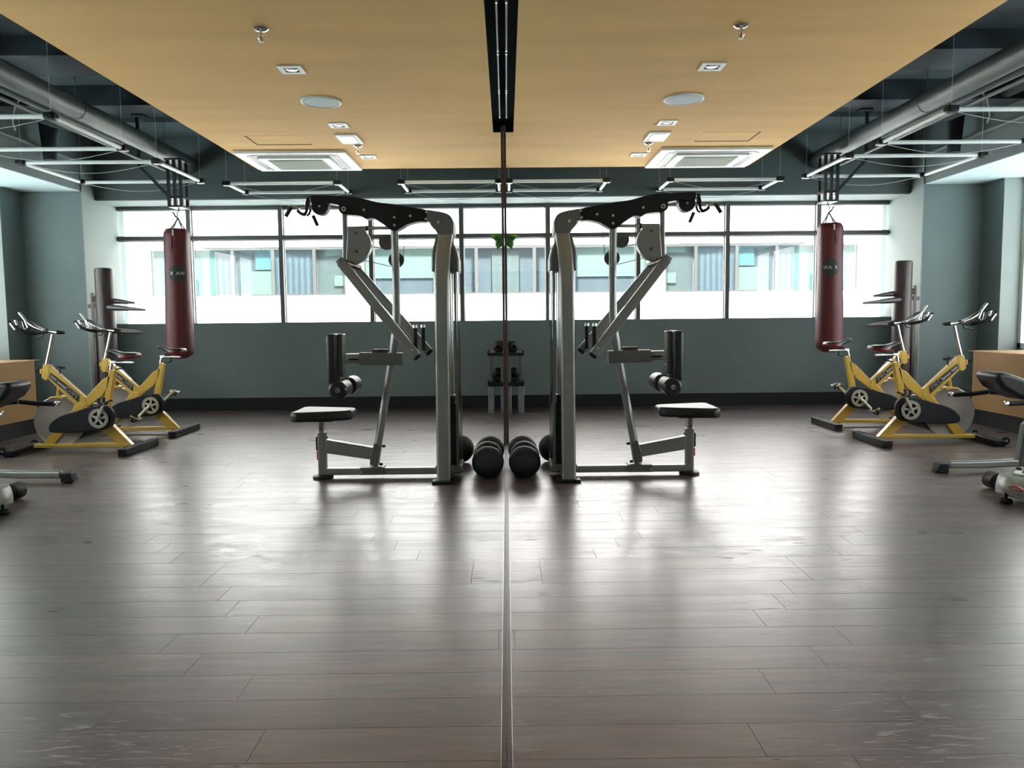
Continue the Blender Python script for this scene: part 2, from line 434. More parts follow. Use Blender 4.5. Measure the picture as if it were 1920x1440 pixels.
# dark slab ceiling and lowered ochre panel
struct(bx(-.2, 6.9, YB - .1, BACK + .7, CZ, CZ + .12).build('ceiling', 'black_ceiling'))
px0 = .098
m = MB()
m.box(px0, XE, YB, 7.62, PZ, PZ + .10)
m.box(-.005, XE, 7.62, 9.35, PZ, PZ + .10)
struct(m.build('ceiling', 'panel'))
struct(bx(XE - .03, XE, YB, 9.35, PZ + .10, CZ).build('trim_5', 'black_ceiling'))
struct(bx(-.01, XE, 9.33, 9.35, PZ + .1, CZ).build('trim_6', 'dark_beam'))
# slot along the mirror head
m = MB(); m.box(-.01, px0 + .004, YB, 7.62, PZ + .10, PZ + .13); m.box(px0 - .004, px0 + .008, YB, 7.62, PZ + .001, PZ + .12); m.box(-.01, px0 + .004, 7.61, 7.625, PZ + .001, PZ + .12)
struct(m.build('trim_7', 'matte_black'))
# pale slab patch and cross beams above
struct(bx(XE + .1, XS, 7.3, 8.05, CZ - .02, CZ).build('trim_8', 'slab_grey'))
struct(bx(XE, XS, 8.05, 8.35, CZ - .22, CZ).build('trim_9', 'black_ceiling'))
struct(bx(XE, XS, 6.75, 7.3, CZ - .16, CZ).build('trim_10', 'black_ceiling'))
struct(bx(XE, XS, 9.4, 10.22, CZ - .05, CZ).build('trim_11', 'slab_grey'))

# mirror: two sheets butted together
def sheet(y0_, y1_, x0_, x1_):
    m = MB(); z0, z1 = .012, PZ + .11
    V = [(x0_, y0_, z0), (x1_, y1_, z0), (x1_, y1_, z1), (x0_, y0_, z1)]
    V2 = [(x - .006, y, z) for x, y, z in V]
    m._faces(V + V2, [(0, 1, 2, 3), (7, 6, 5, 4), (0, 4, 5, 1), (1, 5, 6, 2), (2, 6, 7, 3), (3, 7, 4, 0)])
    return m
TL = math.tan(math.radians(.0))
mir = sheet(-2.5, .9, -.000, -.000).build('wall_mirror', 'mirror', smooth=False)
tag(mir, 'tall frameless wall mirror nearest the viewer reflecting the whole gym', 'mirror', 'wall mirrors')
mir2 = sheet(.902, END, -.000, -.000).build('wall_mirror', 'mirror', smooth=False)
tag(mir2, 'tall frameless wall mirror farther along, ending at the brown edge strip', 'mirror', 'wall mirrors')
# channel at the mirror foot
t = thing('mirror_channel', 'chrome floor channel holding the foot of the wall mirror', 'channel', (.003, 3, 0))
bx(.0005, .0145, -2.5, END, .0, .010).build('channel_base', 'brown_trim', t)
bx(.0145, .0163, -2.5, END, .0, .013).build('chrome_lip', 'chrome', t, bevel=.0005)
o = bx(.0005, .024, END, END + .03, .0, PZ).build('edge_strip', 'brown_trim', bevel=.002, loc=(0, END, 0))
tag(o, 'narrow dark brown vertical edge strip at the far end of the mirror', 'edge strip')
o = bx(.024, .030, END - .01, END + .03, .0, .10).build('corner_guard', 'chrome', bevel=.001, loc=(0, END, 0))
tag(o, 'small bright metal guard at the foot of the brown edge strip', 'corner guard')

# ------------------------------------------------------------------ windows
zt = at(1200, 379, WIN).z; zb = at(1200, 606, WIN).z
ztr = at(1100, 441, WIN).z
mull = [-0.10, at(1027, 500, WIN).x, at(1195.5, 500, WIN).x, at(1362, 500, WIN).x, at(1531, 500, WIN).x, XS + .04]
wn = 0
for i in range(5):
    wn += 1
    a, b = mull[i], mull[i + 1]
    m = MB()
    m.box(b - .028, b + .028, WIN - .06, WIN - .045, zb, zt)      # inner face of the mullion
    m.box(a, b, WIN - .03, WIN + .03, zt - .055, zt + .01)
    m.box(a, b, WIN - .055, WIN + .03, zb - .01, zb + .045)
    m.box(a, b, WIN - .05, WIN + .03, ztr - .026, ztr + .026)
    fr = struct(m.build('window_%d' % wn, 'frame', smooth=False))
    fr['_o'] = (0, 0, 0)
    MB().box(b - .026, b + .026, WIN - .045, WIN + .06, zb, zt).build('mullion', 'frame_side', fr, smooth=False)  # pale sides: outside light on the mullion put into their colour
    m = MB()
    for (q0, q1) in ((zb + .045, ztr - .026), (ztr + .026, zt - .055)):
        m.box(a + .028, b - .028, WIN + .002, WIN + .02, q0, q0 + .012); m.box(a + .028, b - .028, WIN + .002, WIN + .02, q1 - .012, q1)
        m.box(a + .028, a + .04, WIN + .002, WIN + .02, q0, q1); m.box(b - .04, b - .028, WIN + .002, WIN + .02, q0, q1)
    m.build('glazing_bead', 'frame_side', fr, smooth=False)
    MB().box(a + .03, b - .03, WIN + .008, WIN + .014, zb + .04, ztr - .02).build('pane', 'pane', fr, smooth=False)
    MB().box(a + .03, b - .03, WIN + .008, WIN + .014, ztr + .02, zt - .05).build('pane', 'pane', fr, smooth=False)
    if i == 0: pass
# side windows over the ledge
ys = [9.50, 7.9, 6.3, 4.7, 3.1, 1.5, -.1]
for i in range(6):
    wn += 1
    b, a = ys[i], ys[i + 1]
    m = MB()
    m.box(XR + .02, XR + .10, b - .07, b, .80, SZ)
    m.box(XR + .02, XR + .10, a, b, .80, .86); m.box(XR + .02, XR + .10, a, b, SZ - .06, SZ)
    if i == 5: m.box(XR + .02, XR + .10, a - .1, a, .80, SZ)
    fr = struct(m.build('window_%d' % wn, 'frame_side', smooth=False))
    fr['_o'] = (0, 0, 0)
    MB().box(XR + .055, XR + .061, a, b - .07, .86, SZ - .06).build('pane', 'pane', fr, smooth=False)
struct(bx(XR + .02, XR + .12, 9.2, 9.5, .74, 2.94).build('window_7', 'frame_side')) if False else None
struct(bx(XR, XR + .3, YB, 9.5, -.1, .79).build('wall_right', 'wall'))

# ------------------------------------------------------------------ outside
o = struct(bx(-60, 120, -60, 90, -9.2, -9).build('ground', 'ground'))
FD = 26.0
fb = thing('office_building', 'white office building across the street with a band of blue-green windows', 'building', (4, FD, -9))
def strip_mat(name, stops, rough=.25, waves=None):
    m = mat(name, stops[0], rough)
    nt = m.node_tree; b = nt.nodes['Principled BSDF']
    w = nt.nodes.new('ShaderNodeTexWave'); w.bands_direction = 'X'; w.inputs['Scale'].default_value = waves[0]; w.inputs['Distortion'].default_value = waves[1]
    w.inputs['Detail'].default_value = 2; w.inputs['Detail Scale'].default_value = .6
    tc = nt.nodes.new('ShaderNodeTexCoord'); nt.links.new(tc.outputs['Object'], w.inputs['Vector'])
    r = nt.nodes.new('ShaderNodeValToRGB'); r.color_ramp.elements[0].color = (*stops[0], 1); r.color_ramp.elements[1].color = (*stops[1], 1)
    nt.links.new(w.outputs['Fac'], r.inputs['Fac']); nt.links.new(r.outputs[0], b.inputs['Base Color']); return m
M['blind_blue'] = strip_mat('blue_slat_blind', ((.004, .013, .021), (.020, .040, .049)), .5, (1.6, 1.2))  # far-pane materials: reflections of other buildings painted as base colours
M['curtain_mint'] = strip_mat('mint_curtain', ((.012, .050, .040), (.036, .077, .066)), .8, (.8, 2.5))
M['room_teal'] = mat('teal_room_dark', (.014, .027, .027), .6, noise=.15, nscale=1.5, stretch=(3, 1, .5))
M['room_bluegrey'] = mat('blue_grey_blind', (.010, .021, .028), .6, noise=.12, nscale=1.2, stretch=(3, 1, .3))
M['pale_mint'] = mat('pale_mint_blind', (.038, .066, .056), .7, noise=.04)
M['cyan'] = mat('cyan_poster', (.009, .058, .066), .6, noise=.25, nscale=4)
M['frame_far'] = mat('grey_window_frame', (.024, .027, .025), .5, noise=.05)
M['pane_far'] = glass_mat('far_pane', (.97, .99, .99), .006)
g1a, g1b = at(900, 500, FD).x, at(1213, 500, FD).x
g2a, g2b = at(1247, 500, FD).x, at(1610, 500, FD).x
wt, wb_ = at(1240, 457, FD).z, at(1240, 548, FD).z
g1a = -6.5
m = MB()
m.box(-14, 34, FD, FD + .5, wt, 14); m.box(-14, 34, FD, FD + .5, -9, wb_)
m.box(-14, g1a, FD, FD + .5, wb_, wt); m.box(g1b, g2a, FD, FD + .5, wb_, wt); m.box(g2b, 34, FD, FD + .5, wb_, wt)
m.box(-14, 34, FD + .5, FD + .7, wb_ - .5, wt + .5)
m.build('wall', 'facade', fb, smooth=False)
def far_pane(x0, x1, items):  # items: sheets behind the glass, coloured as its reflections of other buildings
    m = MB(); f_ = .055
    m.box(x0 + f_, x1 - f_, FD + .02, FD + .12, wt - .09, wt); m.box(x0 + f_, x1 - f_, FD + .02, FD + .12, wb_, wb_ + .05)
    m.box(x0, x0 + f_, FD + .02, FD + .12, wb_, wt); m.box(x1 - f_, x1, FD + .02, FD + .12, wb_, wt)
    fo = m.build('window_frame', 'frame_far', fb, smooth=False)
    H = wt - wb_; W_ = x1 - x0
    for (nm, mt, u0, u1, v0, v1, dy) in items:
        MB().box(x0 + u0 * W_, x0 + u1 * W_, FD + .2 + dy, FD + .22 + dy, wb_ + v0 * H, wb_ + v1 * H).build(nm, mt, fo, smooth=False)
    MB().box(x0 + f_, x1 - f_, FD + .06, FD + .066, wb_ + .05, wt - .09).build('window_pane', 'pane_far', fo, smooth=False)
P2 = [at(p, 500, FD).x for p in (1247, 1305, 1382, 1457, 1533, 1610)]
far_pane(P2[0], P2[1], [('back_wall', 'room_teal', 0, 1, 0, 1, .2), ('pale_panel', 'pale_mint', 0, .72, .83, 1, .1), ('low_cabinet', 'pale_mint', 0, .42, .20, .42, .1)])
far_pane(P2[1], P2[2], [('slat_blind', 'blind_blue', 0, 1, 0, 1, .1)])
far_pane(P2[2], P2[3], [('back_wall', 'room_bluegrey', 0, 1, 0, 1, .2), ('poster', 'cyan', 0, .5, .55, 1, .1), ('box_blind', 'pale_mint', .05, .62, 0, .52, .1)])
far_pane(P2[3], P2[4], [('slat_blind', 'blind_blue', 0, .5, 0, 1, .15), ('curtain', 'curtain_mint', .48, 1, 0, 1, .1)])
far_pane(P2[4], P2[5], [('curtain', 'curtain_mint', 0, 1, 0, 1, .1)])
P1 = [g1a] + [at(p, 500, FD).x for p in (930, 1002, 1076, 1213)]
far_pane(P1[0], P1[1], [('slat_blind', 'blind_blue', 0, 1, 0, 1, .1)])
far_pane(P1[1], P1[2], [('back_wall', 'room_bluegrey', 0, 1, 0, 1, .2), ('curtain', 'room_teal', .2, .6, 0, .9, .1)])
far_pane(P1[2], P1[3], [('back_wall', 'room_bluegrey', 0, 1, 0, 1, .2)])
far_pane(P1[3], P1[4], [('pale_blind', 'pale_mint', 0, 1, .35, 1, .1), ('back_wall', 'room_bluegrey', 0, 1, 0, 1, .2)])
# low block seen through the side window
o = bx(36, 46, -20, 60, -9, .9).build('low_building', mat('blue_tile_cladding', (.10, .28, .34), .5, noise=.35, nscale=.4), loc=(30, 20, -9))
tag(o, 'pale blue low building outside the side window beyond the ochre ledge', 'building')

# ------------------------------------------------------------------ ceiling fittings
def sprinkler(px, py, label):
    p = onz(px, py, PZ)
    t = thing('sprinkler_head', label, 'sprinkler', p, 'ceiling sprinklers')
    MB().lathe(p, [(.046, 0), (.046, -.006), (.030, -.018), (.012, -.022)]).build('escutcheon', 'chrome', t)
    m = MB(); m.tube([p + Vector((0, 0, -.02)), p + Vector((0, 0, -.045))], .011)
    for s_ in (-1, 1): m.tube([p + Vector((s_ * .010, 0, -.04)), p + Vector((s_ * .018, 0, -.058)), p + Vector((0, 0, -.082))], .003, 8)
    m.build('frame_arms', 'chrome', t)
    MB().tube([p + Vector((0, 0, -.045)), p + Vector((0, 0, -.08))], .004, 8).build('bulb', 'red_vinyl', t)
    MB().disc(p + Vector((0, 0, -.082)), .020, (0, 0, -.003), 20).build('deflector', 'chrome', t)
sprinkler(1390, 46, 'chrome ceiling sprinkler on the ochre ceiling, the one nearest the viewer')
sprinkler(1216, 268, 'chrome ceiling sprinkler beside the square white ceiling panel')
def downlight(px, py, label, w=.17):
    p = onz(px, py, PZ)
    t = thing('downlight', label, 'downlight', p, 'square recessed downlights')
    m = MB(); h = w / 2; i = h * .6
    for a in ((-h, h, -h, -i), (-h, h, i, h), (-h, -i, -i, i), (i, h, -i, i)):
        m.box(p.x + a[0], p.x + a[1], p.y + a[2], p.y + a[3], p.z - .008, p.z)
    m.build('square_frame', 'white', t, smooth=False)
    MB().box(p.x - i, p.x + i, p.y - i, p.y + i, p.z - .002, p.z - .0005).build('housing', 'black', t)
    MB().lathe(p + Vector((0, 0, -.0025)), [(i * .8, -.001), (i * .7, -.004), (i * .3, -.006)], n=24).build('reflector', 'alu', t)
downlight(1335, 124, 'square white recessed downlight nearest the viewer, in front of the round speaker')
downlight(1251, 229.5, 'square white recessed downlight between the round speaker and the white panel')
downlight(1197, 289.5, 'small square white downlight left of the ceiling cassette', .17)
p = onz(1282, 185, PZ)
t = thing('ceiling_speaker', 'round white ceiling speaker with pale grey grille on the ochre ceiling', 'speaker', p)
MB().lathe(p, [(.165, 0), (.165, -.010), (.150, -.014), (.145, -.008)], n=48).build('rim', 'white', t)
MB().lathe(p, [(.146, -.002), (.142, -.010), (.08, -.013)], n=40).build('grille', 'speaker_mesh', t)
pa, pb_ = onz(1206, 262, PZ), onz(1240, 247, PZ)
pcx = (onz(1223, 246, PZ) + onz(1240, 262, PZ)) / 2
x0, x1 = onz(1206, 262, PZ).x, onz(1245, 262, PZ).x
y0_, y1_ = onz(1230, 263, PZ).y, onz(1230, 246.5, PZ).y
yl, yh = min(y0_, y1_), max(y0_, y1_)
t = thing('panel_light', 'flat white square ceiling light beside the chrome sprinkler', 'ceiling light', ((x0 + x1) / 2, (yl + yh) / 2, PZ))
bx(x0, x1, yl, yh, PZ - .014, PZ).build('frame', 'white', t, bevel=.002)
bx(x0 + .04, x1 - .04, yl + .04, yh - .04, PZ - .017, PZ - .012).build('diffuser', mat('opal_diffuser', (.80, .84, .82), .4, noise=.02), t, bevel=.001)
# access panel: thin lid, gap shadow painted as dark strips on two edges
a0, a1 = onz(1303, 264, PZ), onz(1401, 264, PZ); b1 = onz(1425, 247, PZ)
t = thing('access_hatch', 'ochre ceiling access hatch with a dark open gap along two edges', 'hatch', ((a0.x + a1.x) / 2, (a0.y + b1.y) / 2, PZ))
yn = min(a0.y, b1.y); yf = max(a0.y, b1.y)
bx(a0.x, a1.x, yn, yf, PZ - .002, PZ).build('hatch_lid', 'panel', t)
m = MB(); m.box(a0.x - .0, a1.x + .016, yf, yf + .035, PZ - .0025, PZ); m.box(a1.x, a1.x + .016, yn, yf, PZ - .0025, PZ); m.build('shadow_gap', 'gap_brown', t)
# AC cassette
c0, c1 = onz(1210, 311, PZ), onz(1403, 312, PZ); d0 = onz(1238, 276, PZ)
y0c, y1c = min(c0.y, d0.y), max(c0.y, d0.y)
cx0, cx1 = c0.x, c1.x; cx0 = (onz(1210, 311, PZ).x + onz(1239, 276, PZ).x) / 2; cx1 = (c1.x + onz(1436, 276, PZ).x) / 2
t = thing('ceiling_cassette', 'square white air-conditioning cassette at the back edge of the ochre ceiling', 'air conditioner', ((cx0 + cx1) / 2, (y0c + y1c) / 2, PZ))
bx(cx0, cx1, y0c, y1c, PZ - .03, PZ + .0).build('panel', 'white', t, bevel=.01)
cw, ch = cx1 - cx0, y1c - y0c
bx(cx0 + .17 * cw, cx1 - .17 * cw, y0c + .17 * ch, y1c - .17 * ch, PZ - .052, PZ - .028).build('centre_plate', 'white', t, bevel=.008)
g_ = bx(cx0 + .25 * cw, cx1 - .25 * cw, y0c + .25 * ch, y1c - .25 * ch, PZ - .058, PZ - .048).build('intake_grille', 'grille', t, bevel=.002)
m = MB()
for k in range(16):
    yy = y0c + (.27 + .46 * k / 15) * ch; m.box(cx0 + .26 * cw, cx1 - .26 * cw, yy - .006, yy + .006, PZ - .062, PZ - .056)
m.build('louvre_bars', 'grille', g_)
for (a, b, c, d) in ((.13, .87, .09, .15), (.13, .87, .85, .91), (.09, .15, .13, .87), (.85, .91, .13, .87)):
    bx(cx0 + a * cw, cx0 + b * cw, y0c + c * ch, y0c + d * ch, PZ - .034, PZ - .024).build('air_slot', 'black', t)

# slot lamps over the mirror
segs = [(7.28, 6.48), (6.44, 5.56), (5.52, 4.68), (4.64, 3.7), (3.66, 2.7)]
for i, (b, a) in enumerate(segs):
    z = PZ + .055
    t = thing('slot_lamp', 'slim white tube lamp in the black ceiling slot, number %s from the far end' % ('one', 'two', 'three', 'four', 'five')[i], 'lamp', (.03, (a + b) / 2, z), 'tube lamps in the ceiling slot')
    t['label'] = ('slim tube lamp in the black ceiling slot, ' + ('the one at the far end', 'second from the far end', 'third from the far end', 'fourth from the far end', 'nearest the viewer')[i])
    MB().tube([(.030, a + .02, z), (.030, b - .02, z)], .0065, 12).build('tube', 'dull_tube', t)
    for q in (a, b - .022): MB().tube([(.030, q, z), (.030, q + .022, z)], .0085, 12).build('end_cap', 'alu', t)
    bx(.022, .042, a, b, z + .012, PZ + .10).build('batten', 'matte_black', t)

# suspended square tube-lamp frames
LZ = 2.86
def lamp_frame(c, label, w, d, drop):
    x0, x1, y0, y1 = c
    t = thing('suspended_lamp_frame', label, 'lamp', ((x0 + x1) / 2, (y0 + y1) / 2, LZ), 'square frames of tube lamps hung from the dark ceiling')
    for (p, q) in (((x0, y0), (x1, y0)), ((x0, y1), (x1, y1)), ((x0, y0), (x0, y1)), ((x1, y0), (x1, y1))):
        P, Q = Vector((*p, LZ)), Vector((*q, LZ)); u = (Q - P).normalized()
        MB().tube([P + u * .05, Q - u * .05], .019, 16).build('lamp_tube', 'tubelamp', t)
    for (x, y) in ((x0, y0), (x1, y0), (x0, y1), (x1, y1)):
        m = MB(); m.box(x - .045, x + .045, y - .045, y + .045, LZ - .026, LZ + .028)
        j = m.build('corner_joint', 'black', t, bevel=.012)
        MB().tube([(x, y, LZ + .03), (x, y, LZ + drop)], .0018, 6).build('suspension_wire', 'wire', j)
    for yy in (y0, y1):
        pts = [Vector((x0 + .06 + (x1 - x0 - .12) * k / 10, yy + .01, LZ - .02 - .09 * math.sin(PI * k / 10))) for k in range(11)]
        MB().tube(pts, .003, 6).build('slack_cable', 'wire', t)
def quad(nl, nr, fl, fr):
    pts = [onz(*q, LZ) for q in (nl, nr, fl, fr)]
    return ((pts[0].x + pts[2].x) / 2, (pts[1].x + pts[3].x) / 2, (pts[0].y + pts[1].y) / 2, (pts[2].y + pts[3].y) / 2)
qb = quad((1598, 290), (1834, 293), (1515, 328), (1724, 331))
qc = quad((1259, 339), (1470, 334), (1218, 367), (1400, 366))
wB, dB = qb[1] - qb[0], qb[3] - qb[2]
pA = onz(1785, 205, LZ); pA2 = onz(1652, 267, LZ)
qa = ((pA.x + pA2.x) / 2, (pA.x + pA2.x) / 2 + wB, pA.y, pA2.y)
pD = onz(1135, 342, LZ)
qc = (qc[0], qc[1], qc[2], min(qc[2] + dB, 10.12))
qd = (.06, pD.x, qc[2], qc[3])
lamp_frame(qa, 'nearest suspended square frame of white lamp tubes, cut by the picture edge', 1, 1, CZ - LZ - .02)
lamp_frame(qb, 'suspended square frame of white lamp tubes above the punching bag and bikes', 1, 1, CZ - LZ - .02)
lamp_frame(qc, 'suspended square frame of white lamp tubes behind the air-conditioning cassette', 1, 1, CZ - LZ - .06)
lamp_frame(qd, 'suspended square frame of white lamp tubes beside the mirror wall', 1, 1, CZ - LZ - .06)

# ducts and pipes
dx, dz = 4.02, 3.22
t = thing('air_duct', 'long round grey air duct running below the dark ceiling', 'duct', (dx, 4, dz))
MB().tube([(dx, YB + .05, dz), (dx, 10.18, dz)], .098, 36).build('duct_tube', 'duct', t)
for k, yy in enumerate((2.5, 5.0, 7.5, 9.4)):
    MB().ring((dx, yy, dz), (0, 1, 0), .097, .102, .03).build('duct_band', 'duct', t)
    MB().tube([(dx, yy, dz + .098), (dx, yy, CZ - .01)], .004, 8).build('hanger_rod', 'cable', t)
o = MB().tube([(dx + .15, YB + .05, 3.08), (dx + .15, 10.2, 3.08)], .018, 16).build('conduit', 'duct', loc=(dx, 4, 3.1)); tag(o, 'thin grey conduit running directly under the round duct', 'pipe')
o = MB().tube([(4.75, YB + .05, 3.30), (4.42, 9.2, 3.30)], .035, 18).build('water_pipe', 'dark_beam', loc=(4.8, 4, 3.42)); tag(o, 'grey pipe slanting under the ceiling right of the round duct', 'pipe')
o = MB().tube([(5.26, 1, 3.20), (5.24, 6.2, 3.2), (5.24, 9.9, 3.2)], .02, 14).build('water_pipe', 'beam', loc=(4.9, 5, 3.33)); tag(o, 'thin pipe running along the grey beam above the square lamp frames', 'pipe')
# flexible dark duct
pts = [Vector((4.75, 9.55, 3.45)), Vector((4.95, 9.2, 3.42)), Vector((5.1, 8.8, 3.30)), Vector((5.22, 8.5, 3.2))]
t = thing('flexible_duct', 'dark flexible duct curving against the grey beam above the pillar', 'duct', pts[1])
MB().tube([Vector((4.6, 9.9, 3.5)), Vector((4.72, 9.3, 3.44)), Vector((4.98, 8.8, 3.46)), Vector((5.12, 8.2, 3.49)), Vector((5.15, 7.4, 3.5))], .085, 20).build('hose', 'black_ceiling', t)
MB().tube([Vector((5.12, 8.95, 3.55)), Vector((5.12, 8.95, 3.05))], .09, 18, scale=[1.2, .75]).build('drop_end', 'black_ceiling', t)
pts = [onz(1690, 268, 3.2) + Vector((0, 0, 0)), Vector((0, 0, 0))]
p0 = Vector((4.9, 8.0, 3.25))
o = MB().tube([p0 + Vector((-.12, 0, .3)), p0 + Vector((0, 0, .12)), p0 + Vector((.03, 0, -.02)), p0 + Vector((.02, .02, -.10))], .008, 8).build('loose_cable', 'wire', loc=p0); tag(o, 'loose pale cable end dangling over the square lamp frame', 'cable')

# ------------------------------------------------------------------ punching bag on its bracket
BY = 9.25
def bag():
    bt = at(1553, 419, BY); bb = at(1558.5, 660, BY)
    x = (bt.x + bb.x) / 2; R = 24.0 * BY / F
    t = thing('punching_bag', 'tall dark red leather punching bag hanging by the window', 'punching bag', (x, BY, bb.z))
    H = bt.z - bb.z; n = 40; bm = MB(); rings = []
    for i in range(33):
        v = i / 32; z = bb.z + H * v
        r = R * (1.0 + .03 * math.sin(v * 7) - .05 * v)
        if v < .06: r *= math.sqrt(max(0.0, 1 - ((.06 - v) / .06) ** 2)) * .55 + .45
        if v > .95: r *= 1 - .22 * ((v - .95) / .05) ** 2
        ring = []
        for k in range(n):
            a = 2 * PI * k / n
            crease = 1 + (.035 * math.sin(5 * a + 2) + .02 * math.sin(9 * a)) * max(0, (v - .72) / .28)
            ring.append(bm.bm.verts.new((x + r * crease * math.cos(a) - (v - .5) * .02, BY + r * crease * math.sin(a), z)))
        rings.append(ring)
    for i in range(32):
        for k in range(n): bm.bm.faces.new((rings[i][k], rings[i][(k + 1) % n], rings[i + 1][(k + 1) % n], rings[i + 1][k]))
    bm.bm.faces.new(rings[0][::-1]); bm.bm.faces.new(rings[-1])
    body = bm.build('bag_body', 'bag', t, ang=1.2)
    # straps
    top = bt.z
    ringp = at(1554, 398, BY)
    for (dx_, dy_) in ((-.12, -.03), (.03, -.12), (.09, .06), (-.03, .12)):
        q = Vector((x + dx_ - .01, BY + dy_, top - .02)); mid = (q + ringp) / 2 + Vector((0, 0, -.01))
        MB().tube([q + Vector((0, 0, -.05)), q, mid, ringp], .008, 8).build('strap', 'wood_dark', t)
    # cuffed mouth: seam tab
    MB().box(x - .035, x - .015, BY - R * .97, BY - R * .85, top - .09, top - .02).build('tab', 'grille', t, bevel=.003)
    MB().tube([(x - .005, BY - R * .95, top - .09), (x, BY - R * 1.0, top - .24)], .006, 8).build('lace', 'red_vinyl', t)
    MB().ring(ringp + Vector((0, 0, .0)), (0, 1, 0), .020, .028, .007).build('ring', 'chrome', t)
    hook = at(1552, 380, BY)
    MB().tube([ringp + Vector((0, 0, .02)), ringp + Vector((.01, 0, .05)), hook + Vector((0, 0, -.02)), hook], .007, 8).build('hook_chain', 'cable', t)
    kn = [ringp, ringp + Vector((.03, -.01, .02)), at(1561, 390, BY), at(1564.5, 387, BY)]
    MB().tube(kn, .010, 8).build('rope_end', 'wood_dark', t)
    # round badge wrapped on the front
    c = at(1556.5, 503, BY); rb = 15.5 * BY / F; m = MB(); rad = R * 1.012
    nu, nv = 24, 16; grid = {}
    a0 = math.radians(-111)
    vv = []
    cen = m.bm.verts.new((x + rad * math.cos(a0), BY + rad * math.sin(a0), c.z))
    rr_ = []
    for j in range(1, 5):
        row = []
        for k in range(36):
            a = 2 * PI * k / 36; u = rb * j / 4 * math.cos(a); v = rb * j / 4 * math.sin(a)
            an = a0 + u / rad; row.append(m.bm.verts.new((x + rad * 1.006 * math.cos(an), BY + rad * 1.006 * math.sin(an), c.z + v)))
        rr_.append(row)
    for k in range(36): m.bm.faces.new((cen, rr_[0][k], rr_[0][(k + 1) % 36]))
    for j in range(3):
        for k in range(36): m.bm.faces.new((rr_[j][k], rr_[j + 1][k], rr_[j + 1][(k + 1) % 36], rr_[j][(k + 1) % 36]))
    m.build('badge', 'bag_dark', body, ang=1.2)
    me = text_mesh('WA  K', .058, .0006); me.materials.clear(); me.materials.append(M['decal_white'])
    for v in me.vertices:
        an = a0 + v.co.x / rad; h = v.co.y; d = rad * 1.02 + v.co.z
        v.co = Vector((x + d * math.cos(an), BY + d * math.sin(an), c.z + h)) - Vector(t['_o'])
    o = bpy.data.objects.new('badge_lettering', me); C.objects.link(o); o.parent = body
    # bracket hung from the slab
    hk = at(1552, 380, BY)
    b = thing('bag_bracket', 'black steel ceiling bracket carrying the red punching bag', 'bracket', (hk.x, BY, CZ - .02))
    hw = 13 * BY / F
    zb_ = hk.z
    MB().box(hk.x - hw, hk.x + hw, BY - .11, BY + .11, zb_, zb_ + .02).build('base_plate', 'black', b, bevel=.003)
    TZ = dz - .12
    m = MB()
    for sx in (-.85, 0, .85):
        for sy in (-.09, .09): m.box(hk.x + sx * hw - .015, hk.x + sx * hw + .015, BY + sy - .015, BY + sy + .015, zb_ + .02, TZ)
    m.build('upright', 'black', b)
    for s_ in (1,):
        MB().bar([(hk.x + s_ * hw * .9, BY, zb_ + .10), (dx + s_ * .24, BY, TZ - .06), (dx + s_ * .24, BY, CZ - .03)], .03, .03).build('brace', 'black', b)
    MB().box(hk.x - hw * 1.1, hk.x + hw * 1.1, BY - .10, BY + .10, zb_ + .10, zb_ + .13).build('tie_plate', 'black', b)
    MB().box(hk.x - hw * 1.2, hk.x + hw * 1.2, BY - .12, BY + .12, TZ - .02, TZ).build('upper_plate', 'black', b)
    MB().box(dx + .14, dx + .28, BY - .06, BY + .06, CZ - .02, CZ - .001).build('ceiling_plate', 'black', b)
bag()

# ------------------------------------------------------------------ wing chun dummy
DY = 9.50
def dummy():
    tp = at(1693.5, 489, DY); x = tp.x; R = 16.3 * DY / F
    t = thing('wooden_dummy', 'dark wooden martial arts dummy with peg arms beside the pillar', 'training dummy', (x, DY, 0))
    MB().lathe((x, DY, 0), [(R, .02), (R, tp.z - .03), (R * .95, tp.z - .008), (R * .8, tp.z)], n=40).build('trunk', 'wood_dark', t, ang=.7)
    def arm(pa, pb, ya, yb, r=.033):
        A = at(*pa, ya); B = at(*pb, yb)
        MB().tube([A, A.lerp(B, .3), A.lerp(B, .75), A.lerp(B, .97), B], r, 16, scale=[1, 1, .62, .4, .2]).build('arm', 'wood_dark', t)
    arm((1690, 549), (1637, 555), DY + .02, DY - .05)
    arm((1690, 562), (1617, 568.5), DY - .05, DY - .3)
    arm((1690, 605), (1626, 610.5), DY, DY - .15, .036)
    # leg peg bent down
    A, B, D = at(1685, 650, DY - .05), at(1655, 672, DY - .15), at(1640, 700, DY - .15)
    pts = [at(1688, 672, DY - .03), at(1670, 682, DY - .1), at(1652, 700, DY - .14), at(1640, 724, DY - .14)]
    MB().tube(pts, .05, 16, scale=[1, 1.1, 1, .6]).build('leg', 'wood_dark', t)
    # wedges and cross rail on the right
    m = MB(); a = at(1706, 546, DY); b = at(1717, 559, DY)
    m.box(a.x - .02, a.x + .05, DY - .04, DY + .04, a.z - .035, a.z + .035); m.build('wedge', 'black', t, bevel=.004)
    m = MB(); m.box(x + R * .8, b.x + .04, DY - .02, DY + .05, b.z - .025, b.z + .02); m.build('cross_rail', 'wood_dark', t)
    m = MB(); m.box(x + R + .02, x + R + .055, DY - .03, DY + .03, 0, at(1710, 535, DY).z); m.build('support_post', 'wood_dark', t)
    MB().box(x - .22, x + .3, DY - .2, DY + .2, 0, .05).build('foot_board', 'wood_dark', t, bevel=.005)
dummy()

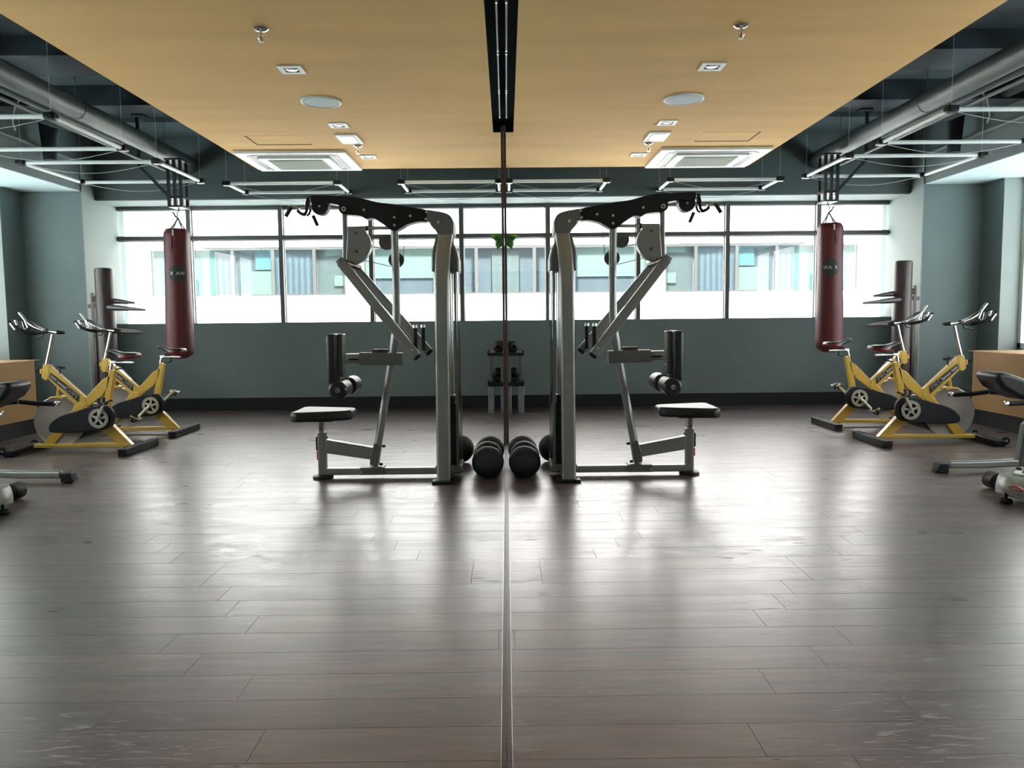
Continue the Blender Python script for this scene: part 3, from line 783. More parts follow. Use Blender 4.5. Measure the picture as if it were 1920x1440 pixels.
# ------------------------------------------------------------------ lat machine
YC = 5.90
def machine():
    YN, YF = 5.68, 6.12
    root = thing('lat_pulldown_machine', 'tall silver-grey pulldown and press machine with black seat and pads', 'exercise machine', at(1064, 903, YN) * 1)
    o = root['_o']; root.location = (o[0], YC, 0); root['_o'] = (o[0], YC, 0)
    P = lambda x, y, Y=YC: at(x, y, Y)
    # columns
    for s_, Y in ((-1, YN), (1, YF)):
        base = [(1066.5, 897), (1064, 620), (1062.5, 520), (1060, 475), (1057, 440), (1056, 425)]
        ww = [P(*q, YN) for q in base]
        pts = []
        for k, w in enumerate(ww):
            yy = Y if k < 3 else YC + (Y - YC) * (.85, .45, .28)[k - 3]
            pts.append(Vector((w.x, yy, w.z)))
        MB().bar(pts, .085, .103, (0, 1, 0), .018).build('column', 'steel_paint', root)
        f = P(1067, 903, YN)
        m = MB(); m.box(f.x - .09, f.x + .085, Y - .07, Y + .07, 0, .022)
        m.build('foot_plate', 'black', root, bevel=.009, seg=3)
    # cast elbow
    ol = [(1039.5, 436), (1039, 416), (1043, 405), (1050, 399), (1062, 395), (1083, 391.5), (1087, 392.5), (1088.5, 413), (1083, 413.5), (1079.5, 423), (1073, 429), (1070, 436)]
    MB().prism([P(*q, YC - .14) for q in smooth_outline(ol)], (0, .28, 0)).build('elbow', 'steel_dark', root, bevel=.02, seg=3)
    b_ = P(1067.5, 414.5, YC - .143); MB().disc(b_, .012, (0, -.008, 0), 14).build('bolt', 'alu', root)
    m = MB(); m.prism([P(*q, YC - .10) for q in ((1081, 391.3), (1084, 391), (1088, 414), (1085, 414.5))], (0, .2, 0)); m.build('collar', 'chrome', root)
    # black arm cover
    ol = [(1084, 391.5), (1148, 379.5), (1182, 374.7), (1222.7, 364), (1262, 361), (1303, 359), (1306.5, 362), (1305.5, 372), (1302, 377), (1274, 375), (1253, 378.5), (1253, 389), (1248, 395),
          (1240, 397), (1232, 397.5), (1213, 400), (1203.5, 406), (1189, 404), (1170, 416.7), (1158, 426), (1149.6, 428.8), (1140, 425.5), (1127, 418), (1114, 414), (1103, 412.5), (1086, 413.5)]
    MB().prism([P(*q, YC - .06) for q in smooth_outline(ol, 40)], (0, .12, 0)).build('arm_cover', 'black', root, bevel=.006)
    for q in ((1119.6, 401.8), (1149.5, 404), (1149.5, 418.5), (1206, 389), (1089, 395), (1090.5, 408)):
        MB().disc(P(*q, YC - .06), .0095, (0, -.006, 0), 14).build('bolt', 'alu', root)
    m = MB(); m.ring(P(1243.8, 386.7, YC - .063), (0, 1, 0), .008, .018, .01); m.build('washer', 'alu', root)
    MB().disc(P(1288.6, 380.7, YC - .045), 15.6 * YC / F, (0, .09, 0), 32).build('nose_pulley', 'black', root, bevel=.006)
    MB().disc(P(1288.6, 380.7, YC - .046), .008, (0, -.008, 0), 12).build('bolt', 'alu', root)
    # post: vertical then slanting to the base
    pts = [P(1150, 424), P(1148.6, 520), P(1149.5, 600), P(1152, 622), P(1160, 672), P(1178, 770), P(1198, 878)]
    MB().bar(pts, .062, .058, (0, 1, 0), .026).build('post', 'steel_paint', root)
    # base rail
    a, b = P(1075, 881), P(1292, 880)
    MB().bar([Vector((a.x, YC, .052)), Vector((b.x, YC, .052))], .09, .052, (0, 1, 0), .01).build('base_rail', 'steel_paint', root)
    m = MB(); a, b = P(1176, 880), P(1221, 880); m.box(a.x, b.x, YC - .056, YC + .056, .028, .086); m.build('rail_bracket', 'steel_dark', root, bevel=.004)
    MB().disc((b.x - .012, YC - .056, .05), .007, (0, -.006, 0), 10).build('bolt', 'alu', root)
    # cross foot beneath the stack
    c = P(1064, 900, YN); MB().bar([(c.x, YN, .05), (c.x, YF, .05)], .05, .09, (0, 0, 1), .01).build('cross_member', 'steel_paint', root)
    # seat post + seat
    sp = P(1292, 880); sx = sp.x
    MB().bar([(sx, YC, .02), (sx, YC, P(1291, 803).z)], .064, .062, (0, 1, 0), .008).build('seat_post', 'steel_paint', root)
    MB().lathe((sx, YC, 0), [(.078, 0), (.078, .02), (.055, .028)], n=32).build('post_foot', 'black', root)
    MB().bar([(sx, YC, P(1291, 805).z), (sx, YC, P(1291, 783).z)], .045, .045, (0, 1, 0), .006).build('seat_stem', 'chrome', root)
    h = MB(); h.disc((sx, YC - .023, P(1292, 797).z), .006, (0, -.002, 0), 12); h.build('pin_hole', 'black', root)
    l = P(1297, 825); MB().box(sx + .024, sx + .046, YC - .02, YC + .02, P(1297, 837).z, P(1297, 811).z).build('adjust_lever', 'black', root, bevel=.005)
    MB().box(sx + .020, sx + .042, YC - .022, YC + .022, P(1297, 854).z, P(1297, 838).z).build('red_grip', 'red', root, bevel=.005)
    MB().disc((sx - .045, YC, P(1292, 813).z), .008, (.02, 0, 0), 10).build('bolt', 'alu', root)
    ol = [(1199, 834), (1286, 817.5), (1287, 842.5), (1203, 856.5)]
    MB().prism([P(*q, YC - .03) for q in ol], (0, .06, 0)).build('seat_brace', 'steel_paint', root, bevel=.004)
    ol = [(1184, 830), (1196, 826), (1204, 852), (1205, 866), (1190, 868)]
    MB().prism([P(*q, YC - .045) for q in ol], (0, .09, 0)).build('gusset', 'steel_dark', root, bevel=.004)
    for q in ((1181, 831.5), (1187, 865)): MB().disc(P(*q, YC), .010, (-.025, 0, 0), 12).build('bolt', 'black', root)
    # seat pad: tapered cushion
    zt_ = P(1295, 766, YC - .2).z; zb2 = P(1295, 784.5, YC - .2).z
    xa, xb = P(1236, 775, YC - .1).x, P(1354, 775, YC - .22).x
    ol = [Vector((xa, YC - .09, zb2)), Vector((xa + .05, YC - .13, zb2)), Vector((xb - .05, YC - .225, zb2)), Vector((xb, YC - .19, zb2)), Vector((xb, YC + .19, zb2)), Vector((xb - .05, YC + .225, zb2)), Vector((xa + .05, YC + .13, zb2)), Vector((xa, YC + .09, zb2))]
    MB().prism(ol, (0, 0, zt_ - zb2)).build('seat', 'black_soft', root, bevel=.022, seg=4)
    MB().box(sx - .10, sx + .10, YC - .09, YC + .09, zb2 - .012, zb2 + .001).build('seat_bracket', 'black', root)
    # horizontal pad carrier
    a, b = P(1140, 669), P(1218.5, 667); MB().bar([a, Vector((b.x, YC, b.z))], .09, .094, (0, 1, 0), .006).build('carrier_sleeve', 'steel_dark', root)
    a, b = P(1218, 666.5), P(1254, 666); sl = MB().bar([a, b], .05, .072, (0, 1, 0), .006).build('carrier_bar', 'chrome', root)
    MB().box(P(1220, 667).x, P(1239, 667).x, YC - .027, YC - .024, P(1230, 669.5).z, P(1230, 666.5).z).build('slot', 'black', sl)
    MB().box(P(1167, 655).x, P(1195, 655).x, YC - .03, YC + .03, P(1180, 657).z, P(1180, 650).z).build('release_handle', 'wood_dark', root, bevel=.004)
    text_obj('size_mark', 'C', .03, 'decal', root, Matrix.Translation(P(1206, 669, YC - .047)) @ Matrix.Rotation(PI / 2, 4, 'X'))
    # chest pad
    x0, x1 = P(1256.5, 660).x, P(1275, 660).x; z0, z1 = P(1266, 712).z, P(1266, 619.5).z
    MB().box(x0, x1, YC - .13, YC + .13, z0, z1).build('chest_pad', 'black_soft', root, bevel=.024, seg=4)
    MB().box(P(1247.5, 660).x, x0 + .004, YC - .06, YC + .06, P(1250, 700).z, P(1250, 620).z).build('pad_plate', 'steel_dark', root, bevel=.008)
    # thigh rollers
    hz = P(1262, 726, 5.6).z; hx = P(1262, 726, 5.6).x
    MB().bar([P(1248, 684), Vector((hx - .02, YC, hz + .02))], .06, .02).build('roller_hanger', 'chrome', root)
    MB().tube([(hx, 5.58, hz), (hx, 6.26, hz)], .014, 12).build('roller_axle', 'chrome', root)
    for (ya, yb) in ((5.60, 5.84), (5.98, 6.22)):
        r = .068
        ro = MB().lathe((hx, ya, hz), [(.03, 0), (.055, .002), (r, .014), (r, yb - ya - .014), (.055, yb - ya - .002), (.03, yb - ya)], 'Y', 36).build('thigh_roller', 'black_soft', root, ang=.5)
        MB().disc((hx, ya + .003, hz), .018, (0, -.008, 0), 16).build('roller_cap', 'alu', ro)
    # pivot plate, drop tube and cross bar
    ol = [(1203.5, 419), (1237, 419), (1241, 480), (1237, 487), (1231, 491), (1222, 489.5), (1212, 485), (1203, 476), (1196, 464), (1194.3, 457), (1194.5, 449), (1199, 437), (1204, 430)]
    MB().prism([P(*q, YC - .04) for q in smooth_outline(ol, 44)], (0, .08, 0)).build('cam_plate', 'steel_paint', root, bevel=.005)
    for q in ((1221.5, 432.5), (1221.5, 466.5)): MB().disc(P(*q, YC - .04), .011, (0, -.006, 0), 12).build('bolt', 'cable', root)
    MB().bar([P(1241.8, 396), P(1241.8, 450), P(1243, 482)], .04, .037, (0, 1, 0), .01).build('drop_tube', 'steel_paint', root)
    MB().tube([P(1155, 423.5), P(1203, 423.5)], .0135, 14).build('stop_rod', 'alu', root)
    MB().disc(P(1199, 423.5), .019, (.02, 0, 0), 16).build('rubber_stop', 'rubber', root)
    NA, FA = 5.62, 6.20
    pv = P(1231, 491, YC)
    MB().tube([(pv.x, NA + .02, pv.z), (pv.x, FA, pv.z)], .022, 16).build('pivot_bar', 'black', root)
    # press arms
    for (Y, A, B, hp0, hp1) in ((NA, (1250, 486.5), (1113.5, 664.5), (1114.5, 606), (1114, 655)), (FA, (1226, 496), (1091, 656), (1100.5, 606), (1100, 654))):
        a, b = P(*A, Y), P(*B, Y); d = (b - a).normalized()
        arm = MB().bar([a, b], .05, .068, (0, 1, 0), .008).build('press_arm', 'steel_paint', root)
        MB().bar([a + d * .01, a - d * .016, a - d * .026], .049, .060, (0, 1, 0), .022).build('top_cap', 'steel_paint', arm)
        MB().bar([b - d * .002, b + d * .010, b + d * .024], .049, .060, (0, 1, 0), .022).build('end_cap', 'black', arm)
        MB().disc(P(B[0] - 0 + 8, B[1] - 12, Y - .026), .008, (0, -.004, 0), 10).build('bolt', 'alu', arm)
        yo = Y + (.05 if Y == NA else -.05)
        q0, q1 = P(*hp0, yo), P(*hp1, yo)
        h = MB().tube([Vector((q0.x, yo, q0.z - .02)), Vector((q0.x, yo, q1.z))], .0165, 16).build('hand_grip', 'rubber', arm)
        MB().tube([Vector((q0.x, yo, q0.z - .022)), Vector((q0.x, yo, q0.z))], .018, 16).build('grip_collar', 'alu', h)
    # pulleys + cables
    for q, r in (((1165, 450), 14.3), ((1147.5, 484), 14.3)):
        c = P(*q, YC + .045 if q[0] > 1150 else YC + .04)
        pl = MB().lathe(c, [(r * YC / F, -.014), (r * YC / F * .9, -.004), (r * YC / F * .9, .004), (r * YC / F, .014)], 'Y', 36).build('pulley', 'steel_dark', root)
        MB().disc(c - Vector((0, .014, 0)), .008, (0, -.006, 0), 12).build('axle_bolt', 'cable', pl)
    for pts in ([(1129, 415), (1131.5, 440), (1133.5, 478)], [(1168, 463), (1195, 457.5)], [(1157, 496), (1205, 484)]):
        MB().tube([P(*q, YC + .04) for q in pts], .0028, 6).build('cable', 'cable', root)
    # weight stack, shroud and rods
    s0, s1 = P(1030.5, 508, YC - .12), P(1081, 508, YC - .12)
    zt2 = P(1058, 441, YC).z; zz = s0.z
    m = MB(); xa, xb = s0.x, s1.x; ta, tb = P(1047, 441, YC).x, P(1070, 441, YC).x
    ring0 = [Vector((xa, YC - .155, zz)), Vector((xb, YC - .155, zz)), Vector((xb, YC + .155, zz)), Vector((xa, YC + .155, zz))]
    def lvl(f, z): return [Vector((xa + (ta - xa) * f, YC + s * (.155 - .06 * f), z)) if i in (0, 3) else Vector((xb + (tb - xb) * f, YC + s * (.155 - .06 * f), z)) for i, s in enumerate((-1, -1, 1, 1))]
    lv = [lvl(0, zz), lvl(.0, zz + .09), lvl(.22, zz + .16), lvl(.6, zz + .22), lvl(1, zt2)]
    V = [[m.bm.verts.new(p) for p in L_] for L_ in lv]
    for i in range(4):
        for j in range(4): m.bm.faces.new((V[i][j], V[i][(j + 1) % 4], V[i + 1][(j + 1) % 4], V[i + 1][j]))
    m.bm.faces.new(V[0]); m.bm.faces.new(V[4])
    m.build('stack_hood', 'steel_dark', root, bevel=.012)
    for x in (xa + .075, xb - .075):
        MB().tube([(x, YC, .06), (x, YC, zz + .05)], .012, 14).build('guide_rod', 'chrome', root)
    zs = .12
    for k in range(14):
        MB().box(xa + .03, xb - .03, YC - .11, YC + .11, zs, zs + .030).build('weight_plate', 'black', root, bevel=.003); zs += .033
    MB().box(xa + .05, xb - .05, YC - .07, YC + .07, zs, zs + .05).build('stack_head', 'black', root, bevel=.004)
    MB().box(xa, xb, YC - .14, YC + .14, .05, .11).build('stack_base', 'steel_dark', root, bevel=.006)
    # curved acrylic shields on the mirror side and far side
    def shield(x, dirx):
        m = MB(); R_ = .14; prof = []
        for k in range(9):
            a = math.radians(-90 + 180 * k / 8)
            prof.append((x + dirx * .035 * math.cos(a), YC + R_ * math.sin(a)))
        rows = [[m.bm.verts.new((px_, py_, z)) for px_, py_ in prof] for z in (.11, zz + .01)]
        for k in range(8): m.bm.faces.new((rows[0][k], rows[0][k + 1], rows[1][k + 1], rows[1][k]))
        m.build('stack_shield', 'shield', root)
    shield(xa + .035, -1); shield(xb - .035, 1)
    m = MB()
    for (x, s_) in ((xa + .03, -1), (xb - .03, 1)):
        m.box(x - .008, x + .008, YC - .15, YC - .135, .1, zz); m.box(x - .008, x + .008, YC + .135, YC + .15, .1, zz)
    m.build('shield_rail', 'steel_dark', root)
    # cable attachment hanging at the nose
    h = thing('cable_handle', 'chrome pulldown handle with two black grips hanging from the machine nose', 'cable handle', P(1307, 365))
    m = MB(); m.tube([P(1306, 368), P(1308, 380), P(1313, 387)], .006, 8); m.tube([P(1313, 376), P(1316, 383), P(1324, 384)], .005, 8); m.build('hook', 'chrome', h)
    m = MB(); m.tube([P(1309, 363), P(1312, 376), P(1313, 390), P(1317, 396), P(1325, 393), P(1330, 388)], .012, 10); m.tube([P(1305, 386), P(1308, 395), P(1313, 398.5)], .009, 10); m.build('rubber_link', 'black', h)
    m = MB(); m.tube([P(1326, 385), P(1336, 380), P(1342, 378.5), P(1347, 381)], .006, 8); m.tube([P(1305, 389), P(1302, 396)], .005, 8); m.build('handle_rod', 'chrome', h)
    MB().tube([P(1341.5, 382), P(1352, 399)], .0155, 14).build('grip', 'rubber', h)
    MB().tube([P(1301, 398), P(1293, 417)], .0135, 14).build('grip', 'rubber', h)
    MB().ring(P(1322.5, 400), (0, 1, 0), .010, .0145, .006, 20).build('ring', 'chrome', h)
machine()

# ------------------------------------------------------------------ medicine balls
def ball(x, y, r, label):
    t = thing('medicine_ball', label, 'medicine ball', (x, y, 0), 'black medicine balls on the floor by the mirror')
    MB().sphere((x, y, r), r, 36).build('ball', 'rubber', t, ang=1.5)
    m = MB(); m.ring((x, y, r), (.2, 1, .3), r - .002, r + .0012, .006, 48)
    m.build('seam', 'black', t)
ball(.140, 5.83, .122, 'black rubber ball beside the mirror, front one of the row')
ball(.145, 6.10, .120, 'black rubber ball beside the mirror, middle one of the row')
ball(.136, 6.40, .12, 'black rubber ball beside the mirror, back one of the row')
ball(.392, 6.48, .118, 'black rubber ball half hidden behind the machine column')

# ------------------------------------------------------------------ dumbbell rack
RY = 9.92
def rack():
    xr = at(983, 770, RY).x; x0 = .02
    t = thing('dumbbell_rack', 'small two-tier dumbbell rack against the wall beyond the mirror', 'rack', (xr / 2, RY + .2, 0))
    z1, z2 = at(980, 724, RY).z, at(980, 667, RY).z
    for (y) in (RY, RY + .46):
        for (xa, xb) in ((xr - .075, xr), (x0, x0 + .05)):
            MB().box(xa, xb, y, y + .03, 0, z1).build('leg', 'steel_paint', t, bevel=.003)
            MB().box(max(xa, xb - .05), xb - .005, y + .002, y + .028, z1, z2).build('upright', 'steel_dark', t, bevel=.003)
    for z in (z1, z2):
        MB().box(x0, xr + .006, RY - .02, RY + .51, z, z + (.045 if z == z2 else .055)).build('shelf', 'black', t, bevel=.006)
        MB().box(xr - .016, xr + .006, RY - .02, RY + .51, z + .045, z + .075).build('shelf_lip', 'black', t, bevel=.006)
    def hexbell(xc, y, z, w, r, label):
        d = thing('dumbbell', label, 'dumbbell', (xc, y, z), 'dumbbells on the rack')
        MB().tube([(xc, y - w / 2, z + r), (xc, y + w / 2, z + r)], r * .3, 12).build('handle', 'chrome', d)
        for s_ in (-1, 1):
            a = y + s_ * w * .2; b = y + s_ * w / 2
            m = MB(); n = 6; rings = []
            for Y, k in ((a, .85), (a + (b - a) * .2, 1), (a + (b - a) * .7, 1), (b, .72)):
                rings.append([m.bm.verts.new((xc + r * k * math.cos(2 * PI * j / n), Y, z + r * .87 + r * k * math.sin(2 * PI * j / n))) for j in range(n)])
            for i in range(3):
                for j in range(n): m.bm.faces.new((rings[i][j], rings[i][(j + 1) % n], rings[i + 1][(j + 1) % n], rings[i + 1][j]))
            m.bm.faces.new(rings[0]); m.bm.faces.new(rings[-1])
            m.build('head', 'black', d, smooth=False)
    hexbell(.095, RY + .135, z1 + .057, .19, .080, 'black hexagonal dumbbell at the front of the lower rack shelf')
    hexbell(.095, RY + .345, z1 + .057, .19, .092, 'black hexagonal dumbbell at the back of the lower rack shelf')
    hexbell(.100, RY + .12, z2 + .047, .17, .062, 'small hexagonal dumbbell at the front of the top rack shelf')
    hexbell(.085, RY + .34, z2 + .047, .17, .078, 'small hexagonal dumbbell at the back of the top rack shelf')
rack()

# green leaf cluster on the wall
def plant():
    Y = 9.0; c = at(955, 448, Y)
    t = thing('hanging_plant', 'cluster of broad green leaves beside the brown mirror edge strip', 'plant', (.02, Y, c.z))
    MB().box(.0, .02, Y - .03, Y + .03, c.z - .03, c.z + .05).build('wall_clip', 'frame', t)
    rnd = random.Random(3)
    for k in range(14):
        L = rnd.uniform(.07, .12); W = L * .42; ang = rnd.uniform(-75, 25) if k > 3 else rnd.uniform(-15, 10)
        yaw = rnd.uniform(-60, 40); ox = rnd.uniform(.005, .06); oz = rnd.uniform(-.03, .035)
        m = MB(); rows = []
        R_ = Matrix.Rotation(math.radians(yaw), 3, 'Z') @ Matrix.Rotation(-math.radians(ang), 3, 'Y') @ Matrix.Rotation(rnd.uniform(-.6, .9), 3, 'X')
        for i in range(7):
            u = i / 6; w = W * math.sin(PI * min(1, u * .92 + .06)) ** .7 * (1 + .12 * (-1) ** i)
            row = []
            for v in (-1, -.5, 0, .5, 1):
                p = Vector((u * L, v * w, -.25 * L * u * u + .12 * w * abs(v)))
                q = R_ @ p + Vector((ox, Y, c.z + oz)); q.x = max(q.x, .003)
                row.append(m.bm.verts.new(q))
            rows.append(row)
        for i in range(6):
            for j in range(4): m.bm.faces.new((rows[i][j], rows[i][j + 1], rows[i + 1][j + 1], rows[i + 1][j]))
        lo = m.build('leaf', 'leaf', t, ang=1.5)
        s_ = lo.modifiers.new('solid', 'SOLIDIFY'); s_.thickness = .0015
plant()

# ------------------------------------------------------------------ spin bikes
Yb = 7.28
def bike():
    P = lambda x, y, Y=Yb: at(x, y, Y)
    f0 = P(1740, 830); root = thing('spin_bike', 'yellow spin bike nearer the viewer, with pedal crank pointing up and down', 'exercise bike', (f0.x, Yb, 0), 'yellow spin bikes by the ochre wall')
    root['_o'] = (f0.x, Yb, 0)
    # frame plate members
    def plate(ol, w, name='frame_beam', m_='yellow', Y=Yb, bv=.004):
        return MB().prism([P(*q, Y - w / 2) for q in ol], (0, w, 0)).build(name, m_, root, bevel=bv)
    plate([(1676.5, 680), (1686.5, 678), (1704, 770), (1692, 772)], .05, 'seat_tube')
    plate([(1684, 688), (1700, 697), (1731.5, 730), (1747, 722), (1757, 757), (1735, 752), (1700, 726), (1690, 712)], .05, 'rear_beam')
    plate([(1731.5, 730), (1797, 669.5), (1803, 690), (1749, 744), (1742, 758), (1728, 750)], .055, 'front_beam')
    plate([(1728, 740), (1745, 740), (1819, 821), (1796, 822)], .06, 'fork')
    plate([(1689, 775), (1712, 782), (1662, 826), (1641, 826)], .06, 'rear_leg')
    plate([(1796, 668.5), (1808, 665.5), (1812, 690), (1806, 696), (1800, 694)], .06, 'head_tube')
    plate([(1811, 674), (1815, 675), (1815, 683), (1811, 684)], .04, 'clamp_block')
    plate([(1692, 705), (1698, 708), (1700, 760), (1694, 760)], .03, 'seat_strut', 'steel_dark')
    a, b = P(1648, 823), P(1824, 822)
    MB().bar([Vector((a.x, Yb, .062)), Vector((b.x, Yb, .058))], .07, .036, (0, 1, 0), .005).build('base_bar', 'yellow', root)
    # feet
    rx = P(1634, 826).x
    m = MB(); m.box(rx - .04, rx + .04, Yb - .33, Yb + .33, .0, .055); m.build('rear_foot', 'rubber', root, bevel=.008)
    MB().box(rx - .042, rx + .042, Yb - .335, Yb + .335, .055, .066).build('foot_tread', 'rubber', root, bevel=.003)
    fx = P(1838, 828).x
    ol = [Vector((fx - .045, Yb - .30, .0)), Vector((fx + .05, Yb - .30, .0)), Vector((fx + .035, Yb, .02)), Vector((fx + .05, Yb + .30, .0)), Vector((fx - .045, Yb + .30, .0)), Vector((fx - .05, Yb, .02))]
    ff = MB().prism(ol, (0, 0, .055)).build('front_foot', 'rubber', root, bevel=.012, seg=3)
    for y in (Yb - .24, Yb + .24):
        w = MB().lathe((fx + .085, y - .015, .045), [(.025, 0), (.035, .004), (.035, .026), (.025, .03)], 'Y', 24).build('transport_wheel', 'rubber', root)
        MB().disc((fx + .085, y - .018, .045), .012, (0, .036, 0), 14).build('wheel_hub', 'alu', w)
    # flywheel
    c = P(1780, 773)
    fw = MB().lathe(c - Vector((0, .014, 0)), [(.02, 0), (.10, .002), (.222, .004), (.232, .001), (.236, .006), (.236, .022), (.222, .024), (.10, .026), (.02, .028)], 'Y', 64).build('flywheel', 'fly', root, ang=.5)
    MB().disc(c - Vector((0, .03, 0)), .02, (0, .06, 0), 18).build('flywheel_hub', 'alu', fw)
    # brake bracket
    plate([(1771, 727), (1776, 724), (1799, 727.5), (1800, 731), (1790, 729), (1773, 731)], .05, 'brake_bracket')
    plate([(1779.5, 708), (1783, 707), (1786, 725), (1782, 725)], .03, 'brake_strut')
    # chain guard
    YG = Yb - .125
    ol = [(1680, 768), (1682, 757), (1688, 749), (1697, 745), (1710, 746), (1728, 748), (1752, 755.5), (1775, 761.5), (1790, 769.5), (1799, 779), (1801, 787), (1797, 792.5), (1780, 794.5), (1737, 793.5), (1709, 792), (1692, 788.5), (1683, 781)]
    gd = MB().prism([P(*q, YG) for q in smooth_outline(ol, 60)], (0, .05, 0)).build('chain_guard', 'rubber', root, bevel=.008, seg=3)
    hc = P(1707.8, 769, YG - .012)
    R = 18.3 * YG / F
    cr = MB().ring(hc, (0, 1, 0), R * .70, R, .012, 48).build('chainring', 'brass', root)
    m = MB()
    for k in range(5):
        a = 2 * PI * k / 5 + .4
        d = Vector((math.cos(a), 0, math.sin(a))); m.bar([hc + d * .01, hc + d * R * .74], .008, .020)
    m.disc(hc + Vector((0, .004, 0)), .026, (0, -.012, 0), 20)
    m.build('spider', 'alu', cr)
    MB().ring(hc - Vector((0, .006, 0)), (0, 1, 0), R * .86, R * .90, .004, 48).build('ring_groove', 'steel_dark', cr)
    MB().tube([hc, Vector((hc.x, Yb + .14, hc.z))], .015, 14).build('crank_axle', 'alu', root)
    # cranks with pedals, separate empties not needed: built from angle
    def crank(side, ang, name='crank'):
        y = hc.y - .022 if side < 0 else Yb + .14
        L = .165; o_ = Vector((hc.x, y, hc.z)); d = Vector((math.cos(ang), 0, math.sin(ang))); e = o_ + d * L + Vector((0, side * .01, 0))
        ck = MB().bar([o_, e], .016, .026, (0, 1, 0), .005).build(name, 'brass', root)
        pc = e + Vector((0, side * .06, 0))
        m = MB(); m.tube([e, e + Vector((0, side * .11, 0))], .008, 10)
        m.bar([pc + Vector((-.045, 0, 0)), pc + Vector((.045, 0, 0))], .085, .022)
        pd = m.build('pedal', 'chrome', ck, bevel=.004)
        # cage and strap
        tilt = -.5
        m = MB()
        cpts = [pc + Vector((-.04, side * .03, .012)), pc + Vector((-.09, side * .03, .028)), pc + Vector((-.10, 0, .035)), pc + Vector((-.09, -side * .03, .028)), pc + Vector((-.04, -side * .03, .012))]
        m.tube(cpts, .005, 8)
        m.sweep([pc + Vector((.0, side * .045, -.012)), pc + Vector((-.01, side * .045, .055)), pc + Vector((-.01, -side * .045, .055)), pc + Vector((0, -side * .045, -.012))], [(-.012, -.0015), (.012, -.0015), (.012, .0015), (-.012, .0015)], (1, 0, 0))
        m.build('toe_cage', 'black', pd)
        return ck
    crank(-1, math.radians(118)); crank(1, math.radians(-62))
    # seat post, rail, saddle
    MB().tube([P(1686, 694), P(1681, 666)], .013, 14).build('seat_post', 'chrome', root)
    MB().bar([P(1641, 665.8), P(1684, 663.5)], .03, .014).build('seat_rail', 'alu', root)
    m = MB(); m.tube([P(1661.5, 666), P(1661.5, 675.5), P(1675, 678.5)], .007, 10); m.build('seat_lever', 'black', root)
    plate([(1660, 657), (1673, 657), (1676, 664), (1662, 664)], .04, 'saddle_clamp', 'black')
    def loft(secs, name, m_, parent, Y=Yb):
        m = MB(); rows = []
        for (x, zt_, zb_, hw) in secs:
            A, B = P(x, zt_), P(x, zb_); row = []
            cz = (A.z + B.z) / 2; hh = (A.z - B.z) / 2
            for k in range(16):
                a = 2 * PI * k / 16; ca, sa = math.cos(a), math.sin(a)
                row.append(m.bm.verts.new((A.x, Y + hw * (abs(ca) ** .7) * (1 if ca > 0 else -1), cz + hh * (abs(sa) ** .7) * (1 if sa > 0 else -1))))
            rows.append(row)
        for i in range(len(rows) - 1):
            for k in range(16): m.bm.faces.new((rows[i][k], rows[i][(k + 1) % 16], rows[i + 1][(k + 1) % 16], rows[i + 1][k]))
        m.bm.faces.new(rows[0]); m.bm.faces.new(rows[-1]); return m.build(name, m_, parent, ang=1.0)
    sd = loft([(1631, 650, 654, .04), (1634, 647.5, 657, .085), (1645, 646.5, 659, .11), (1655, 646, 659.5, .10), (1664, 645.5, 657, .065), (1674, 642.5, 652, .035), (1682, 640, 648, .026), (1689, 640, 646.5, .02), (1691, 642, 645.5, .008)], 'saddle', 'black_soft', root)
    loft([(1630.5, 651.5, 654, .045), (1634, 650.5, 658, .092), (1645, 649.5, 660, .117), (1655, 649, 660.5, .106), (1663, 648.5, 658, .069), (1668, 649, 655, .04)], 'saddle_flank', 'red_vinyl', sd)
    # handlebar
    MB().tube([P(1802.5, 672), P(1795, 640), P(1789, 611)], .0155, 14).build('handlebar_post', 'chrome', root)
    MB().bar([P(1780, 607.5), P(1803, 605)], .05, .022, (0, 1, 0), .005).build('handlebar_slide', 'chrome', root)
    m = MB(); m.tube([P(1768.5, 608), P(1781, 607)], .02, 12, scale=[.7, 1]); m.build('slide_tail', 'black', root)
    hb = Vector(P(1803, 604)); w = .16
    def hp(x, y, dy): return at(x, y, Yb + dy)
    m = MB()
    m.tube([hp(1800, 605, 0), hp(1806, 606, -.06), hp(1822, 607.5, -.17), hp(1838, 605, -.20), hp(1853, 600, -.20), hp(1861, 593, -.20), hp(1869, 585.5, -.20)], .016, 12)
    m.tube([hp(1800, 603, 0), hp(1806, 601, .06), hp(1815, 595, .17), hp(1826, 587, .20), hp(1836, 584, .20)], .015, 12)
    hbar = m.build('handlebar', 'black', root)
    m = MB()
    m.tube([hp(1836, 584, .20), hp(1840, 583, .20), hp(1846, 574, .20), hp(1850.5, 568.5, .20)], .013, 12)
    m.tube([hp(1805, 604, .02), hp(1822, 597, .02), hp(1832, 591, .03), hp(1840, 584, .05)], .009, 10)
    m.tube([hp(1840, 584, .05), hp(1835, 597, -.02), hp(1844, 601.5, -.12), hp(1847, 586.5, -.14), hp(1858, 584, -.14), hp(1855, 592, -.14)], .008, 10)
    m.build('chrome_horn', 'chrome', hbar)
    m = MB(); m.tube([hp(1866, 588, -.205), hp(1857, 600.5, -.205)], .0165, 12); m.build('grip_end', 'chrome', hbar)
    m = MB(); m.tube([P(1805, 608), P(1808, 615), P(1825, 617.5)], .006, 8); m.build('bar_lever', 'black', root)
    m = MB(); m.tube([P(1778, 686), P(1776, 674)], .006, 8); m.tube([P(1769, 673.5), P(1782, 671.5)], .012, 12); m.build('resistance_knob', 'black', root)
    m = MB(); m.tube([P(1813, 678), P(1817, 676.5)], .007, 8); m.tube([P(1816, 677), P(1819, 675.5)], .014, 12); m.build('clamp_knob', 'black', root)
